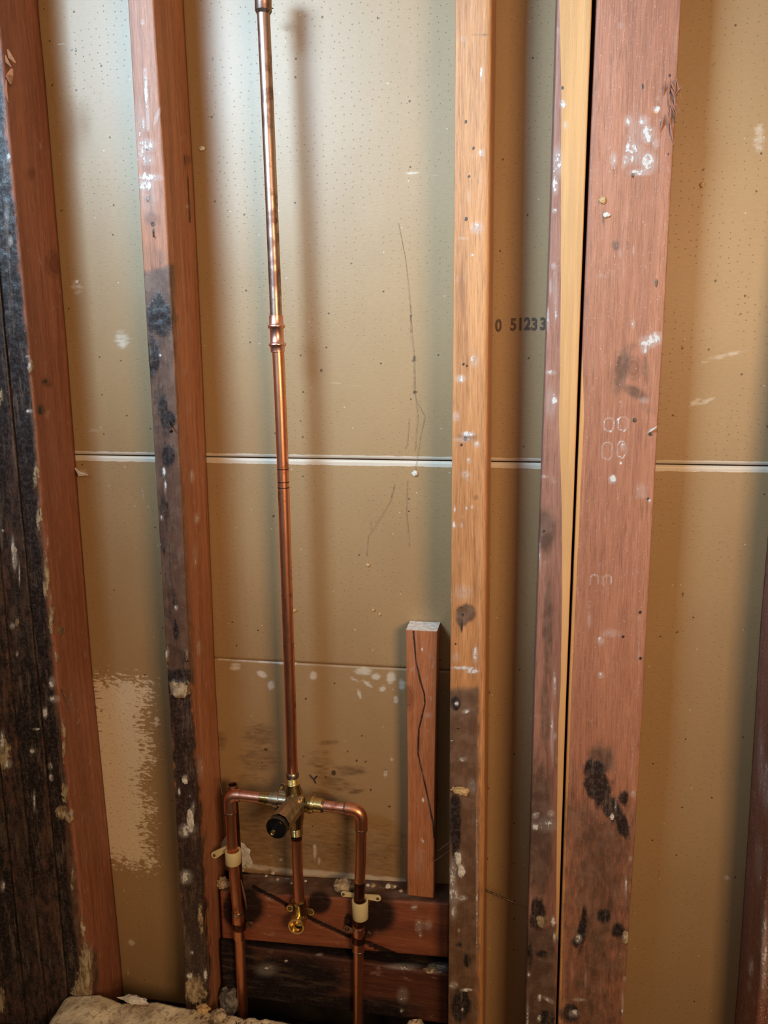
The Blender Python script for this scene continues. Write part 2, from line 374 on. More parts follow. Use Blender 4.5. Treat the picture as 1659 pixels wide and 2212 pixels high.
# ------------------------------------------------------------------ setting
Z_FLOOR, Z_SOLE, Z_TOP = 0.40, 0.44, 2.40
def grid_sheet(name, x0, x1, zb, zt, y0, y1, mat, blobs, parent, step=0.004, amp=0.0004, seed=0, rag=0.0):
    """a wall board: a finely divided face with real thickness. zb, zt: functions of x"""
    nx = max(2, int((x1-x0)/step)+1); zt_ = zt; zb_ = zb
    xs = np.linspace(x0, x1, nx); zmax = max(zt_(x0), zt_(x1)); zmin = min(zb_(x0), zb_(x1))
    nz = max(2, int((zmax-zmin)/step)+1)
    t = np.linspace(0, 1, nz)
    X = np.repeat(xs, nz); T = np.tile(t, nx)
    top = np.array([zt_(x) for x in xs]); bot = np.array([zb_(x) for x in xs])
    if rag: bot = bot + rag*fbm(np.c_[xs*60, xs*0, xs*0], seed)
    Z = np.repeat(bot, nz)*(1-T)+np.repeat(top, nz)*T
    Y = y0 + amp*fbm(np.c_[X*9, X*0+seed, Z*9], seed)
    V = np.c_[X, Y, Z]; F = []
    A = np.arange(nx*nz).reshape(nx, nz)
    q = np.stack([A[:-1, :-1], A[1:, :-1], A[1:, 1:], A[:-1, 1:]], -1).reshape(-1, 4)
    F = q.tolist()
    # rim and back
    ring = list(A[:, 0]) + list(A[-1, 1:]) + list(A[-2::-1, -1]) + list(A[0, -2:0:-1])
    base = len(V); B = V[ring].copy(); B[:, 1] = y1; V2 = np.vstack([V, B])
    n = len(ring)
    for i in range(n):
        j = (i+1) % n; F.append((ring[j], ring[i], base+i, base+j))
    F.append(tuple(range(base+n-1, base-1, -1)))
    M = marks(V2, blobs)
    return mk(name, V2, F, mat, parent, True, (0.5*(x0+x1), y0, zmin), {'mark_a': M[:, :3], 'mark_b': M[:, 3:]})

XL, XR = -1.12, 0.62
sa, sb = P(450, 987, 0), P(1430, 1003, 0)
SEAM_S = (sb.z-sa.z)/(sb.x-sa.x); SEAM_0 = sa.z-SEAM_S*sa.x
seam = lambda x: SEAM_0+SEAM_S*x
ca, cb_ = P(470, 1422, 0), P(870, 1443, 0)
CUT_S = (cb_.z-ca.z)/(cb_.x-ca.x); CUT_0 = ca.z-CUT_S*ca.x
cut = lambda x: CUT_0+CUT_S*x
pa, pb = P(540, 1868, 0), P(870, 1905, 0)
PB_S = (pb.z-pa.z)/(pb.x-pa.x); PB_0 = pa.z-PB_S*pa.x-0.014
pbot = lambda x: PB_0+PB_S*x
SEAM_H = 0.0062
M_UP = drywall('drywall_paper_upper', (SEAM_0, SEAM_S, SEAM_H*0.9))
M_LO = drywall('drywall_paper_lower', (SEAM_0, SEAM_S, SEAM_H*1.4), dots=True)
M_PA = drywall('drywall_paper_patch', None, dots=False)

wall = empty('wall_back', (0, 0, Z_FLOOR)); tag(wall, kind='structure')
up_marks = [
    ('W', 265, 735, 20, 25, 0, .75), ('W', 165, 620, 16, 22, 0, .7), ('W', 1560, 770, 60, 8, -15, .7), ('W', 1500, 870, 20, 8, -30, .7), ('W', 1530, 865, 26, 6, -25, .75),
    ('W', 1640, 300, 16, 40, 0, .75), ('W', 900, 375, 60, 3, 5, .7), ('W', 130, 95, 22, 3, 10, .75), ('W', 740, 830, 60, 4, 5, .6), ('W', 200, 930, 24, 5, 0, .6),
    ('G', 888, 690, 4, 50, 0, .6), ('G', 895, 800, 4, 70, 0, .6), ('T', 888, 686, 5, 5), ('T', 895, 776, 6, 6), ('T', 897, 847, 5, 6), ('T', 884, 905, 4, 3),
    ('T', 455, 48, 3, 3), ('T', 155, 110, 3, 3), ('T', 152, 120, 2, 2), ('T', 112, 182, 4, 3), ('T', 197, 258, 3, 3), ('T', 460, 125, 3, 3), ('T', 470, 249, 3, 3),
    ('T', 1540, 140, 4, 3), ('T', 1612, 398, 3, 3), ('T', 1518, 365, 3, 3), ('T', 1600, 680, 4, 3), ('T', 695, 800, 4, 3), ('T', 655, 945, 3, 3), ('T', 1480, 793, 4, 3)]
lo_marks = [
    ('M', 'poly', [(196, 1468), (318, 1474), (322, 1500), (300, 1560), (322, 1600), (318, 1640), (300, 1700), (322, 1740), (312, 1790), (330, 1868), (290, 1868), (250, 1858), (190, 1850), (190, 1700)], 42, 1.0), ('M', 330, 1640, 12, 10, 0, .7), ('M', 338, 1560, 8, 12, 0, .65), ('M', 335, 1750, 8, 6, 0, .65),
    ('W', 284, 2036, 9, 8), ('W', 277, 2100, 3, 8, 0, .9), ('W', 268, 1925, 3, 3), ('W', 178, 1020, 16, 8, 5, .8), ('W', 1570, 1895, 8, 8, 0, .8), ('W', 310, 1060, 3, 30, 0, .55),
    ('T', 793, 1048, 4, 3), ('T', 1475, 1285, 5, 4), ('T', 1464, 1366, 3, 2), ('T', 1556, 1170, 3, 2), ('T', 305, 1181, 3, 2), ('T', 472, 1072, 3, 3), ('T', 590, 1115, 3, 2),
    ('T', 1465, 1625, 3, 2), ('T', 1572, 1990, 3, 3), ('T', 1470, 2075, 4, 2), ('T', 1378, 1666, 4, 2),
    ('G', 850, 1060, 4, 40, 15, .55), ('G', 800, 1150, 3, 60, 5, .5), ('G', 880, 1100, 3, 60, 5, .5)]
pa_marks = [
    ('G', 560, 1590, 45, 35, 0, .62), ('G', 560, 1640, 55, 35, 0, .60), ('G', 540, 1690, 50, 30, 0, .5), ('G', 712, 1604, 30, 7, -5, .62), ('G', 690, 1626, 30, 8, 0, .55), ('G', 690, 1645, 40, 22, 0, .5), ('G', 720, 1690, 60, 26, 20, .6),
    ('G', 760, 1665, 36, 14, 0, .7), ('G', 700, 1720, 40, 14, 25, .75), ('G', 760, 1770, 40, 12, 30, .62), ('G', 480, 1600, 16, 26, 0, .6),
    ('G', 'poly', [(460, 1700), (900, 1790), (900, 1925), (460, 1900)], 110, .72),
    ('G', 775, 1668, 14, 4, 0, .9), ('G', 690, 1655, 22, 3, 20, .9), ('G', 770, 1710, 24, 5, -10, .8), ('G', 745, 1660, 40, 4, 10, .7),
    ('T', 720, 1669, 6, 6), ('T', 574, 1619, 6, 4), ('T', 656, 1633, 4, 3), ('T', 752, 1622, 4, 3), ('T', 770, 1642, 3, 3), ('T', 790, 1646, 4, 3), ('T', 480, 1446, 5, 2), ('T', 776, 1506, 4, 2), ('T', 800, 1707, 3, 3), ('T', 842, 1743, 4, 3),
    ('T', 732, 1825, 4, 3), ('T', 661, 1510, 4, 3), ('T', 703, 1680, 4, 2),
    ('W', 508, 1440, 14, 10), ('W', 566, 1457, 14, 8, 20), ('W', 585, 1480, 9, 11), ('W', 677, 1459, 10, 11), ('W', 785, 1450, 22, 10), ('W', 812, 1461, 12, 10), ('W', 845, 1464, 11, 14), ('W', 868, 1478, 9, 14),
    ('W', 765, 1468, 14, 4, 25), ('W', 795, 1478, 16, 4, 35), ('W', 776, 1498, 5, 14, -20), ('W', 826, 1488, 9, 7), ('W', 855, 1512, 7, 9), ('W', 680, 1840, 5, 22, 0, .95), ('W', 690, 1860, 4, 10, 0, .95),
    ('W', 846, 1640, 5, 8, 0, .9), ('W', 832, 1672, 6, 12, 0, .7), ('W', 607, 1857, 5, 4),
    ('W', 'line', [(470, 1424), (560, 1430), (640, 1435)], 3, .9), ('W', 'line', [(470, 1862), (640, 1884), (700, 1890)], 7, .9), ('W', 'line', [(640, 1882), (870, 1904)], 8, 1)]
S2R, S3L = P(445, 1480, 0).x, P(985, 1480, 0).x
M_UPo = grid_sheet('drywall_sheet', XL, XR, lambda x: seam(x)+0.0010, lambda x: Z_TOP, 0.0, 0.0125, M_UP, up_marks, wall, 0.0042)
tag(M_UPo, 'upper sheet of brown paper backed drywall')
b_l = grid_sheet('drywall_sheet', XL, S2R, lambda x: Z_SOLE, lambda x: seam(x)-0.0010, 0.0, 0.0125, M_LO, lo_marks, wall, 0.0042, seed=2)
b_m = grid_sheet('drywall_sheet', S2R, S3L, lambda x: cut(x)+0.0005, lambda x: seam(x)-0.0010, 0.0, 0.0125, M_LO, lo_marks, wall, 0.0042, seed=2)
b_r = grid_sheet('drywall_sheet', S3L, XR, lambda x: Z_SOLE, lambda x: seam(x)-0.0010, 0.0, 0.0125, M_LO, lo_marks, wall, 0.0042, seed=2)
patch = grid_sheet('drywall_patch', S2R+.001, S3L-.001, pbot, lambda x: cut(x)-0.0009, -0.0012, 0.0115, M_PA, pa_marks, wall, 0.0035, seed=5, rag=0.002)
tag(patch, 'cut drywall patch with brown scorch stains and white scuffs')

def box(name, x0, x1, y0, y1, z0, z1, mat, parent=None, **kw):
    V = [(x, y, z) for x in (x0, x1) for y in (y0, y1) for z in (z0, z1)]
    F = [(0, 1, 3, 2), (4, 6, 7, 5), (0, 4, 5, 1), (2, 3, 7, 6), (0, 2, 6, 4), (1, 5, 7, 3)]
    return mk(name, V, F, mat, parent, False, ((x0+x1)/2, (y0+y1)/2, z0), **kw)
fl = box('floor', -2.2, 1.6, -2.2, 0.30, Z_FLOOR-0.05, Z_FLOOR, VOID_SHADE); tag(fl, kind='structure')
wf = box('wall_far', XL, XR, 0.10, 0.112, Z_FLOOR, Z_TOP, VOID_SHADE); tag(wf, kind='structure')

# ------------------------------------------------------------------ studs
def stud(name, L, R, mat, blobs, yf=YF, yb=-0.0004, rad=(0.002, 0.002), rough=0.0003, seed=0, z0=Z_SOLE, z1=Z_TOP,
         step=0.0017, parent=None, sides=0.006, lump=0.0018, orient=1, endcap=None):
    """a length of lumber. L, R: photograph points of its two front edges, each turned into X(z) on the front plane"""
    def curve(pts):
        q = sorted([(P(u, v, yf).z, P(u, v, yf).x) for u, v in pts])
        zz = np.array([a[0] for a in q]); xx = np.array([a[1] for a in q])
        if len(zz) > 2 and z1-z0 > 1:
            k = np.polyfit(zz, xx, 1); xx = 0.7*xx + 0.3*np.polyval(k, zz)
        return lambda z: np.interp(z, zz, xx) if len(zz) > 1 else z*0+xx[0]
    fl_, fr_ = curve(L), curve(R)
    lo, hi = max(z0, 0.50), min(z1, 2.02)
    zs = [np.linspace(lo, hi, max(3, int((hi-lo)/step)))]
    if z0 < lo: zs.insert(0, np.linspace(z0, lo, 8)[:-1])
    if z1 > hi: zs.append(np.linspace(hi, z1, 16)[1:])
    Z = np.concatenate(zs); nz = len(Z)
    wid = abs(float(fr_(np.array([1.2]))[0]-fl_(np.array([1.2]))[0]))
    nf = max(6, int(wid/step)); ns = max(3, int(abs(yb-yf)/sides))
    prof = []                                   # (weight towards right edge, offset, y, nx, ny)
    ra, rb = rad
    for y in np.linspace(yb, yf+ra, ns)[:-1]: prof.append((0, 0, y, -1, 0))
    for a in np.linspace(0, math.pi/2, 4)[:-1]: prof.append((0, ra*(1-math.cos(a)), yf+ra*(1-math.sin(a)), -math.cos(a), -math.sin(a)))
    for w in np.linspace(0, 1, nf): prof.append((w, ra*(1-w)-rb*w, yf, 0, -1))
    for a in np.linspace(0, math.pi/2, 5)[1:]: prof.append((1, -rb*(1-math.sin(a)), yf+rb*(1-math.cos(a)), math.sin(a), -math.cos(a)))
    for y in np.linspace(yf+rb, yb, ns)[1:]: prof.append((1, 0, y, 1, 0))
    pr = np.array(prof); n = len(pr)
    xl, xr = fl_(Z), fr_(Z)
    X = xl[:, None]*(1-pr[:, 0])+xr[:, None]*pr[:, 0]+pr[:, 1]
    V = np.stack([X, np.broadcast_to(pr[:, 2], X.shape), np.broadcast_to(Z[:, None], X.shape)], -1).reshape(-1, 3)
    N = np.broadcast_to(pr[:, 3:5], (nz, n, 2)).reshape(-1, 2)
    M = marks(V, blobs, V[:, 1] < yb-0.001)
    keep = np.clip((yb-V[:, 1])/0.008, 0, 1)
    q = np.c_[V[:, 0]*90, V[:, 1]*90, V[:, 2]*14]
    d = rough*fbm(q, seed) + rough*2.0*fbm(np.c_[V[:, 0]*8, V[:, 1]*8, V[:, 2]*5], seed+5)
    hard = np.clip((M[:, 2]-0.3)*2, 0, 1)
    d = d + hard*lump*(0.6+0.8*fbm(V*140, seed+9)) + np.clip(M[:, 0]-.3, 0, 1)*lump*0.45*fbm(V*110, seed+3)
    d = np.clip(d, -0.004, 0.006)
    V = V.copy(); V[:, 0] += N[:, 0]*d*keep*0.6; V[:, 1] += N[:, 1]*d*keep
    A = np.arange(nz*n).reshape(nz, n)
    F = np.stack([A[:-1, :-1], A[:-1, 1:], A[1:, 1:], A[1:, :-1]], -1).reshape(-1, 4).tolist()
    F += np.stack([A[:-1, -1], A[:-1, 0], A[1:, 0], A[1:, -1]], -1).tolist()
    F.append(tuple(A[0, ::-1])); F.append(tuple(A[-1, :]))
    o = mk(name, V, F, mat, parent, True, (float((xl[0]+xr[0])/2), (yf+yb)/2, float(Z[0])), {'mark_a': M[:, :3], 'mark_b': M[:, 3:]})
    me = o.data
    me.polygons[len(me.polygons)-1].use_smooth = False; me.polygons[len(me.polygons)-2].use_smooth = False
    if endcap is not None:
        me.materials.append(endcap); me.polygons[len(me.polygons)-1].material_index = 1
    return o

def rock(name, parent, u, v, Y, sx, sy, sz, mat, seed=0, label=None, amp=0.45, sub=3):
    """an irregular lump centred where photograph point (u,v) lies at depth Y; sizes are half-extents in metres"""
    import bmesh
    bm = bmesh.new(); bmesh.ops.create_icosphere(bm, subdivisions=sub, radius=1.0)
    V = np.array([x.co[:] for x in bm.verts]); F = [[w.index for w in f.verts] for f in bm.faces]; bm.free()
    d = 1+amp*0.8*fbm(V*1.9+seed*3.3, seed)+amp*0.55*fbm(V*6+seed, seed+4)+amp*.25*fbm(V*14, seed+2)
    V = V*d[:, None]*np.array([sx, sy, sz]) + np.array(P(u, v, Y))
    o = mk(name, V, F, mat, parent, False)
    if label: o['label'] = label
    return o

def sweep(name, pts, rad, mat, parent=None, seg=24, cap=True, inner=None, label=None, twist=0.0):
    """round tube through pts with a radius per point; inner = wall thickness for an open end at the last point"""
    pts = [Vector(p) for p in pts]; n = len(pts)
    rad = [rad]*n if not hasattr(rad, '__len__') else list(rad)
    tang = []
    for i in range(n):
        a = pts[max(0, i-1)]; b = pts[min(n-1, i+1)]; t = (b-a)
        t = t.normalized() if t.length > 1e-9 else (tang[-1] if tang else Vector((0, 0, 1)))
        if tang and t.dot(tang[-1]) < -0.2: t = -t
        tang.append(t)
    ref = Vector((0, -1, 0)) if abs(tang[0].y) < 0.9 else Vector((1, 0, 0))
    u = (ref-tang[0]*ref.dot(tang[0])).normalized(); V = []; F = []
    for i in range(n):
        t = tang[i]; u = (u-t*u.dot(t)).normalized(); w = t.cross(u)
        for k in range(seg):
            a = 2*math.pi*k/seg
            V.append(pts[i]+(u*math.cos(a)+w*math.sin(a))*rad[i])
    for i in range(n-1):
        for k in range(seg):
            k2 = (k+1) % seg
            F.append((i*seg+k, i*seg+k2, (i+1)*seg+k2, (i+1)*seg+k))
    if cap: F.append(tuple(range(seg-1, -1, -1))); F.append(tuple((n-1)*seg+k for k in range(seg)))
    o = mk(name, V, F, mat, parent, True, pts[0])
    try: o.data.set_sharp_from_angle(angle=math.radians(50))
    except Exception: pass
    if label: o['label'] = label
    return o

def tube_open(name, p0, p1, r, wall_t, mat, parent, seg=32, depth=0.02, label=None):
    """tube from p0 with an open, hollow mouth at p1"""
    p0, p1 = Vector(p0), Vector(p1); t = (p1-p0).normalized()
    return sweep(name, [p0, p1, p1+t*1e-5, p1-t*1e-5, p1-t*depth], [r, r, r-wall_t*0.3, r-wall_t, r-wall_t], mat, parent, seg, True, label=label)

def nail(name, u0, v0, Y0, u1, v1, Y1, mat=None, r=0.0011, head=True, label=None, cat=None, parent=None, bend=None):
    a, b = P(u0, v0, Y0), P(u1, v1, Y1); d = (b-a).normalized()
    pts = [a]
    if bend: pts.append(P(*bend))
    pts.append(b)
    if head: pts = pts+[b+d*1e-5, b+d*0.0012]; rr = [r]*(len(pts)-2)+[r*2.2, r*2.2]
    else: rr = [r]*(len(pts)-1)+[r*0.5]
    o = sweep(name, pts, rr, mat or RUST, parent, 12)
    if cat: tag(o, label, cat)
    elif label: o['label'] = label
    return o

def sliver(name, parent, pts, w, mat, th=0.0012, label=None):
    """a wood splinter: tapered, flat-diamond section"""
    pts = [Vector(p) for p in pts]; n = len(pts)
    rr = [w*math.sin(math.pi*(0.12+0.82*i/(n-1))) for i in range(n)]
    o = sweep(name, pts, rr, mat, parent, 5, True, label=label)
    return o

# --- left group: three tar-blackened studs, then the corner stud with its red side showing
gapC = [(3, 1686), (55, 2168)]; gapB = [(-62, 500), (23, 1480), (102, 2190)]; gapA = [(-54, 0), (12, 740), (82, 1480), (147, 2148)]
sh = lambda pts, d: [(u+d, v) for u, v in pts]
gC = [(-150, 0), (-72, 900), (-22, 1480), (3, 1686), (55, 2168)]; gB = [(-108, 0), (-41, 740), (23, 1480), (102, 2190)]
gD = sh(gC, -62); gA = gapA
t = stud('wall_stud', sh(gD, -60), sh(gD, -3), W_POST, [('M', -6, 2170, 12, 40)], seed=41, yf=YF+0.003)
tag(t, 'blackened wooden stud at the far left, only its bottom end in view', 'stud')
t = stud('wall_stud', sh(gD, 0), sh(gC, -2.5), W_POST, [('T', 20, 1990, 26, 80), ('W', 6, 1915, 5, 12), ('M', 4, 2160, 8, 30), ('W', 62, 2200, 6, 6)], seed=42, yf=YF+0.001)
tag(t, 'tar-blackened wooden stud third from the corner stud, cut off by the left edge low down', 'stud')
t = stud('wall_stud', sh(gC, 1), sh(gB, -2.5), W_POST, [('M', 10, 1630, 14, 40), ('W', 5, 1600, 6, 22), ('W', 18, 1650, 8, 10), ('W', 45, 2110, 4, 8), ('G', 60, 1800, 16, 300, 0, .9)], seed=43, yf=YF-0.001)
tag(t, 'reddish black wooden stud second from the corner stud with pale mortar smear', 'stud')
t = stud('wall_stud', sh(gB, 1), sh(gA, -2), W_POST,
         [('W', 28, 1180, 4, 26), ('W', 32, 1210, 6, 22), ('M', 33, 1205, 5, 26), ('W', 42, 1240, 2, 30), ('W', 27, 1352, 6, 7), ('M', 37, 1345, 4, 10), ('W', 37, 1412, 3, 6), ('W', 6, 1146, 3, 3), ('T', 60, 1700, 24, 200), ('T', 2, 870, 12, 260, 0, .6), ('M', 3, 860, 5, 24, 0, .8),
          ('W', 70, 1622, 6, 6), ('W', 74, 1730, 3, 24), ('W', 78, 1575, 8, 3), ('G', 60, 1300, 30, 300, 0, .7)], seed=44, yf=YF+0.0015)
tag(t, 'tar-black wooden stud beside the corner stud with thin pale drips', 'stud')
s1r = [(-6, 0), (7, 110), (35, 435), (63, 740), (92, 1110), (124, 1480), (200, 2150)]
s1m = [('T', 'poly', [(-70, -60), (-8, -60), (8, 200), (34, 480), (60, 740), (72, 880), (84, 1100), (110, 1400), (140, 1700), (150, 1900), (185, 2160), (100, 2170), (70, 1480), (0, 740)], 12, .86),
       ('G', 'poly', [(-70, -60), (-12, -60), (3, 200), (30, 480), (58, 740), (120, 1480), (195, 2160), (100, 2170), (70, 1480), (0, 740)], 10, 1),
       ('M', 66, 792, 6, 16), ('W', 64, 790, 4, 8), ('W', 64, 888, 8, 5), ('W', 60, 770, 6, 3), ('T', 88, 886, 8, 10), ('T', 97, 824, 5, 5), ('K', 98, 826, 12, 14), ('K', 87, 884, 12, 16), ('K', 20, 375, 1, 1), ('K', 68, 375, 12, 18), ('K', 125, 570, 34, 40), ('K', 108, 830, 8, 10),
       ('M', 78, 1030, 8, 30, 0, .8), ('M', 86, 1120, 9, 40, 0, .75), ('M', 100, 1250, 8, 60, 0, .8), ('M', 112, 1330, 7, 60, 0, .8), ('M', 132, 1362, 8, 10, 30), ('W', 103, 1165, 2, 18), ('W', 18, 340, 6, 10), ('W', 14, 460, 6, 26, 0, .7), ('W', 22, 520, 5, 12), ('G', 20, 500, 20, 60, 0, .6), ('K', 20, 580, 10, 14),
       ('M', 122, 1420, 5, 16, 0, .8), ('W', 112, 1475, 7, 14), ('W', 118, 1510, 12, 8), ('W', 97, 1540, 6, 12), ('M', 137, 1580, 5, 20), ('M', 138, 1620, 4, 30), ('W', 110, 1680, 5, 8), ('W', 108, 1655, 6, 8, 0, .8),
       ('M', 140, 1715, 9, 22), ('M', 132, 1755, 14, 16), ('M', 150, 1765, 10, 14), ('W', 155, 1755, 4, 8), ('M', 157, 1900, 5, 40, 0, .8), ('M', 178, 2000, 6, 30, 0, .8), ('W', 182, 2005, 3, 7),
       ('M', 186, 2100, 16, 70), ('M', 176, 2140, 22, 30), ('W', 194, 2060, 5, 20, 0, .8), ('G', 205, 2100, 10, 60, 0, .7)]
corner = stud('wall_stud', sh(gA, 1), s1r, W_S1, s1m, seed=1, rough=0.0006, rad=(0.002, 0.004), lump=0.003)
tag(corner, 'reddish wooden stud left of the torn drywall paper, front face blackened and mortar crusted', 'stud')
# splintered edge near the top
for k, (a, b, w) in enumerate([((17, 108), (34, 136), .0032), ((12, 120), (25, 145), .0025), ((26, 150), (24, 182), .006), ((14, 172), (18, 222), .0022), ((72, 158), (84, 168), .0018), ((84, 198), (76, 240), .0022)]):
    yy = YF-0.002 if k < 4 else YF+0.035
    if k < 4: sliver('splinter', corner, [P(*a, yy+.003), P((a[0]+b[0])/2-3, (a[1]+b[1])/2, yy-.002), P(*b, yy-(0.004 if k < 2 else 0))], w, W_SB)

# --- stud two
s2l = [(275, 0), (297, 370), (318, 740), (341, 1110), (363, 1480), (382, 1800), (400, 2165)]
s2r = [(331, 0), (356, 370), (376, 740), (394, 1110), (410, 1480), (430, 1800), (449, 2150)]
s2m = [('W', 308, 48, 4, 6), ('W', 'line', [(313, 150), (318, 230), (320, 280)], 4, .95), ('W', 340, 250, 4, 22, 20), ('W', 310, 268, 4, 16), ('W', 315, 315, 20, 16), ('W', 305, 330, 8, 16), ('W', 318, 345, 16, 16, 0, .8), ('W', 322, 384, 28, 9), ('W', 315, 400, 20, 14), ('W', 320, 420, 24, 60, 0, .55), ('W', 300, 300, 14, 100, 0, .5),
       ('T', 318, 322, 3, 3), ('T', 320, 430, 3.5, 6), ('T', 330, 484, 4, 5), ('T', 332, 500, 2, 10), ('K', 327, 472, 20, 20), ('G', 335, 560, 30, 40, 0, .45),
       ('G', 'poly', [(300, 590), (376, 570), (380, 760), (400, 1150), (420, 1480), (350, 1480), (330, 1110), (300, 740)], 16, 1), ('T', 'poly', [(300, 640), (366, 610), (378, 760), (396, 1150), (416, 1480), (350, 1480), (330, 1110), (300, 740)], 40, .50), ('T', 340, 680, 26, 50, 0, .9), ('T', 330, 770, 22, 60, 0, .75), ('T', 348, 690, 30, 40, 0, .9),
       ('T', 363, 905, 17, 20), ('T', 363, 985, 15, 24), ('T', 352, 880, 14, 40, 0, .7), ('K', 362, 985, 14, 18), ('T', 343, 770, 4, 4), ('W', 346, 768, 3, 4), ('T', 355, 1130, 14, 120, 0, .55), ('W', 349, 1118, 3, 6), ('W', 344, 1176, 3, 3), ('W', 354, 1020, 4, 12), ('W', 357, 1050, 3, 16),
       ('T', 380, 1360, 6, 24), ('T', 378, 1300, 5, 6), ('W', 381, 1313, 4, 6), ('W', 403, 1415, 3, 12), ('M', 362, 1420, 5, 20, 0, .9), ('W', 361, 1412, 4, 10),
       ('T', 'poly', [(355, 1448), (414, 1440), (420, 1560), (432, 1700), (440, 1800), (455, 2100), (455, 2180), (395, 2180), (370, 1600)], 12, .92),
       ('M', 388, 1488, 22, 20), ('M', 375, 1476, 10, 8), ('M', 400, 1682, 8, 9), ('W', 399, 1680, 6, 6), ('W', 415, 1755, 5, 24, 8), ('W', 405, 1790, 18, 12), ('W', 398, 1800, 12, 10), ('W', 402, 1893, 14, 14), ('W', 400, 1900, 16, 12, 0, .8), ('W', 410, 1720, 3, 3), ('W', 387, 1710, 3, 10),
       ('M', 432, 1980, 6, 30, 0, .9), ('M', 436, 2010, 5, 20, 0, .8), ('W', 414, 2058, 4, 4), ('M', 422, 2140, 26, 34), ('W', 410, 2108, 8, 7), ('W', 444, 2105, 5, 12), ('G', 420, 2140, 20, 40, 0, .8)]
s2m += [('W', 415, 1030, 7, 16, 0, .75), ('W', 425, 1120, 7, 14, 0, .75), ('W', 422, 1200, 6, 30, 0, .6), ('W', 432, 1660, 8, 30, 0, .7), ('W', 430, 1400, 5, 20, 0, .8), ('K', 447, 985, 10, 16), ('K', 405, 345, 10, 14), ('T', 'line', [(399, 335), (407, 420), (411, 480)], 2.0, .95), ('W', 405, 446, 3, 5), ('G', 'line', [(398, 10), (404, 140), (410, 260)], 1.5, .8)]
second = stud('wall_stud', s2l, s2r, W_S2, s2m, seed=2, rough=0.0004, rad=(0.002, 0.003), lump=0.003)
tag(second, 'reddish wooden stud left of the copper pipes, pinkish at top and black at bottom', 'stud')
rock('mortar_clump', second, 388, 1490, YF-0.003, .0125, .005, .0115, MORTAR, 3)
rock('mortar_clump', second, 400, 1686, YF-0.001, .0045, .003, .005, PLASTER, 5)
rock('mortar_clump', second, 412, 1770, YF-0.001, .005, .002, .016, PLASTER, 6)
nail('bent_nail', 362, 903, YF+.004, 370, 931, YF-0.012, label='bent rusty nail', parent=second)
nail('bent_nail', 397, 1395, YF+.004, 404, 1427, YF-0.010, label='bent rusty nail', parent=second)
nail('screw', 330, 488, YF+.004, 331, 512, YF-0.003, parent=second, r=.0013, head=False)

# --- stud three (orange)
s3l = [(984, 0), (981, 370), (978, 740), (975, 1110), (972, 1480), (971, 1800), (968, 2212)]
s3r = [(1064, 0), (1060, 370), (1056, 740), (1053, 1110), (1049, 1480), (1046, 1800), (1043, 2212)]
s3m = [('T', 1006, 263, 3.5, 4), ('T', 1023, 320, 2.5, 2.5), ('T', 1013, 381, 2.5, 2.5), ('T', 1007, 473, 4, 5), ('W', 1020, 551, 4, 4), ('W', 1040, 330, 7, 9, 0, .9), ('W', 1030, 492, 15, 15, 0, .85), ('W', 1040, 160, 3, 18, 0, .9), ('W', 1012, 425, 2, 20, 0, .8), ('W', 1000, 515, 14, 4, 0, .6), ('G', 1040, 75, 24, 4, 0, .55),
       ('T', 1001, 786, 3, 3), ('T', 1009, 790, 3, 3), ('W', 1025, 780, 10, 16, 0, .7), ('W', 995, 818, 12, 9), ('W', 985, 900, 9, 12, 0, .8), ('W', 1012, 938, 16, 6), ('W', 1000, 950, 22, 6, 0, .8), ('W', 1030, 960, 7, 8, 0, .9), ('T', 1005, 947, 4, 5), ('T', 997, 961, 3, 3), ('G', 1010, 945, 26, 14, 0, .5),
       ('W', 1013, 995, 5, 8, 0, .8), ('W', 981, 1135, 3, 8), ('W', 982, 1100, 2, 10), ('W', 997, 1135, 3, 6), ('W', 1020, 1095, 3, 5), ('W', 1008, 1098, 3, 4), ('W', 1005, 1025, 12, 10, 0, .65), ('W', 1000, 1280, 22, 20, 0, .6), ('K', 1028, 1075, 8, 8),
       ('G', 1005, 1325, 22, 20), ('G', 998, 1335, 14, 18), ('T', 996, 1312, 3, 3), ('T', 1000, 1327, 3, 4), ('T', 997, 1350, 3, 16, 0, .95), ('T', 984, 1391, 2.5, 2.5), ('W', 1027, 1415, 6, 20), ('W', 1000, 1443, 30, 4), ('W', 1020, 1450, 16, 6), ('W', 985, 1420, 10, 12, 0, .6),
       ('G', 'poly', [(960, 1490), (1036, 1484), (1034, 1700), (1034, 2230), (960, 2230)], 16, .95),
       ('T', 985, 1518, 10, 14), ('W', 987, 1520, 5, 6), ('W', 1007, 1536, 9, 5, -15), ('O', 990, 1590, 12, 14), ('T', 989, 1573, 3, 2), ('W', 975, 1600, 3, 2), ('G', 1000, 1640, 26, 90, 0, .9), ('W', 1020, 1700, 12, 20, 0, .6), ('W', 1000, 1640, 10, 6, 0, .7),
       ('T', 984, 1780, 13, 70, 0, .95), ('W', 990, 1855, 8, 17), ('W', 996, 1880, 9, 16), ('W', 978, 1890, 8, 34, 0, .95), ('W', 980, 1935, 12, 24), ('W', 998, 1940, 12, 7), ('T', 993, 1863, 4, 4), ('W', 980, 1965, 8, 20, 0, .8),
       ('T', 1009, 2075, 9, 14), ('W', 991, 2010, 3, 5), ('T', 990, 2040, 10, 6, 0, .6), ('W', 980, 2128, 10, 8), ('W', 1008, 2138, 14, 4), ('T', 996, 2170, 22, 36, 0, .9), ('W', 999, 2180, 3, 4), ('W', 1030, 1900, 2, 200, 0, .85), ('W', 1035, 1300, 1.5, 200, 0, .5)]
third = stud('wall_stud', s3l, s3r, W_S3, s3m, seed=3, rad=(0.0015, 0.006))
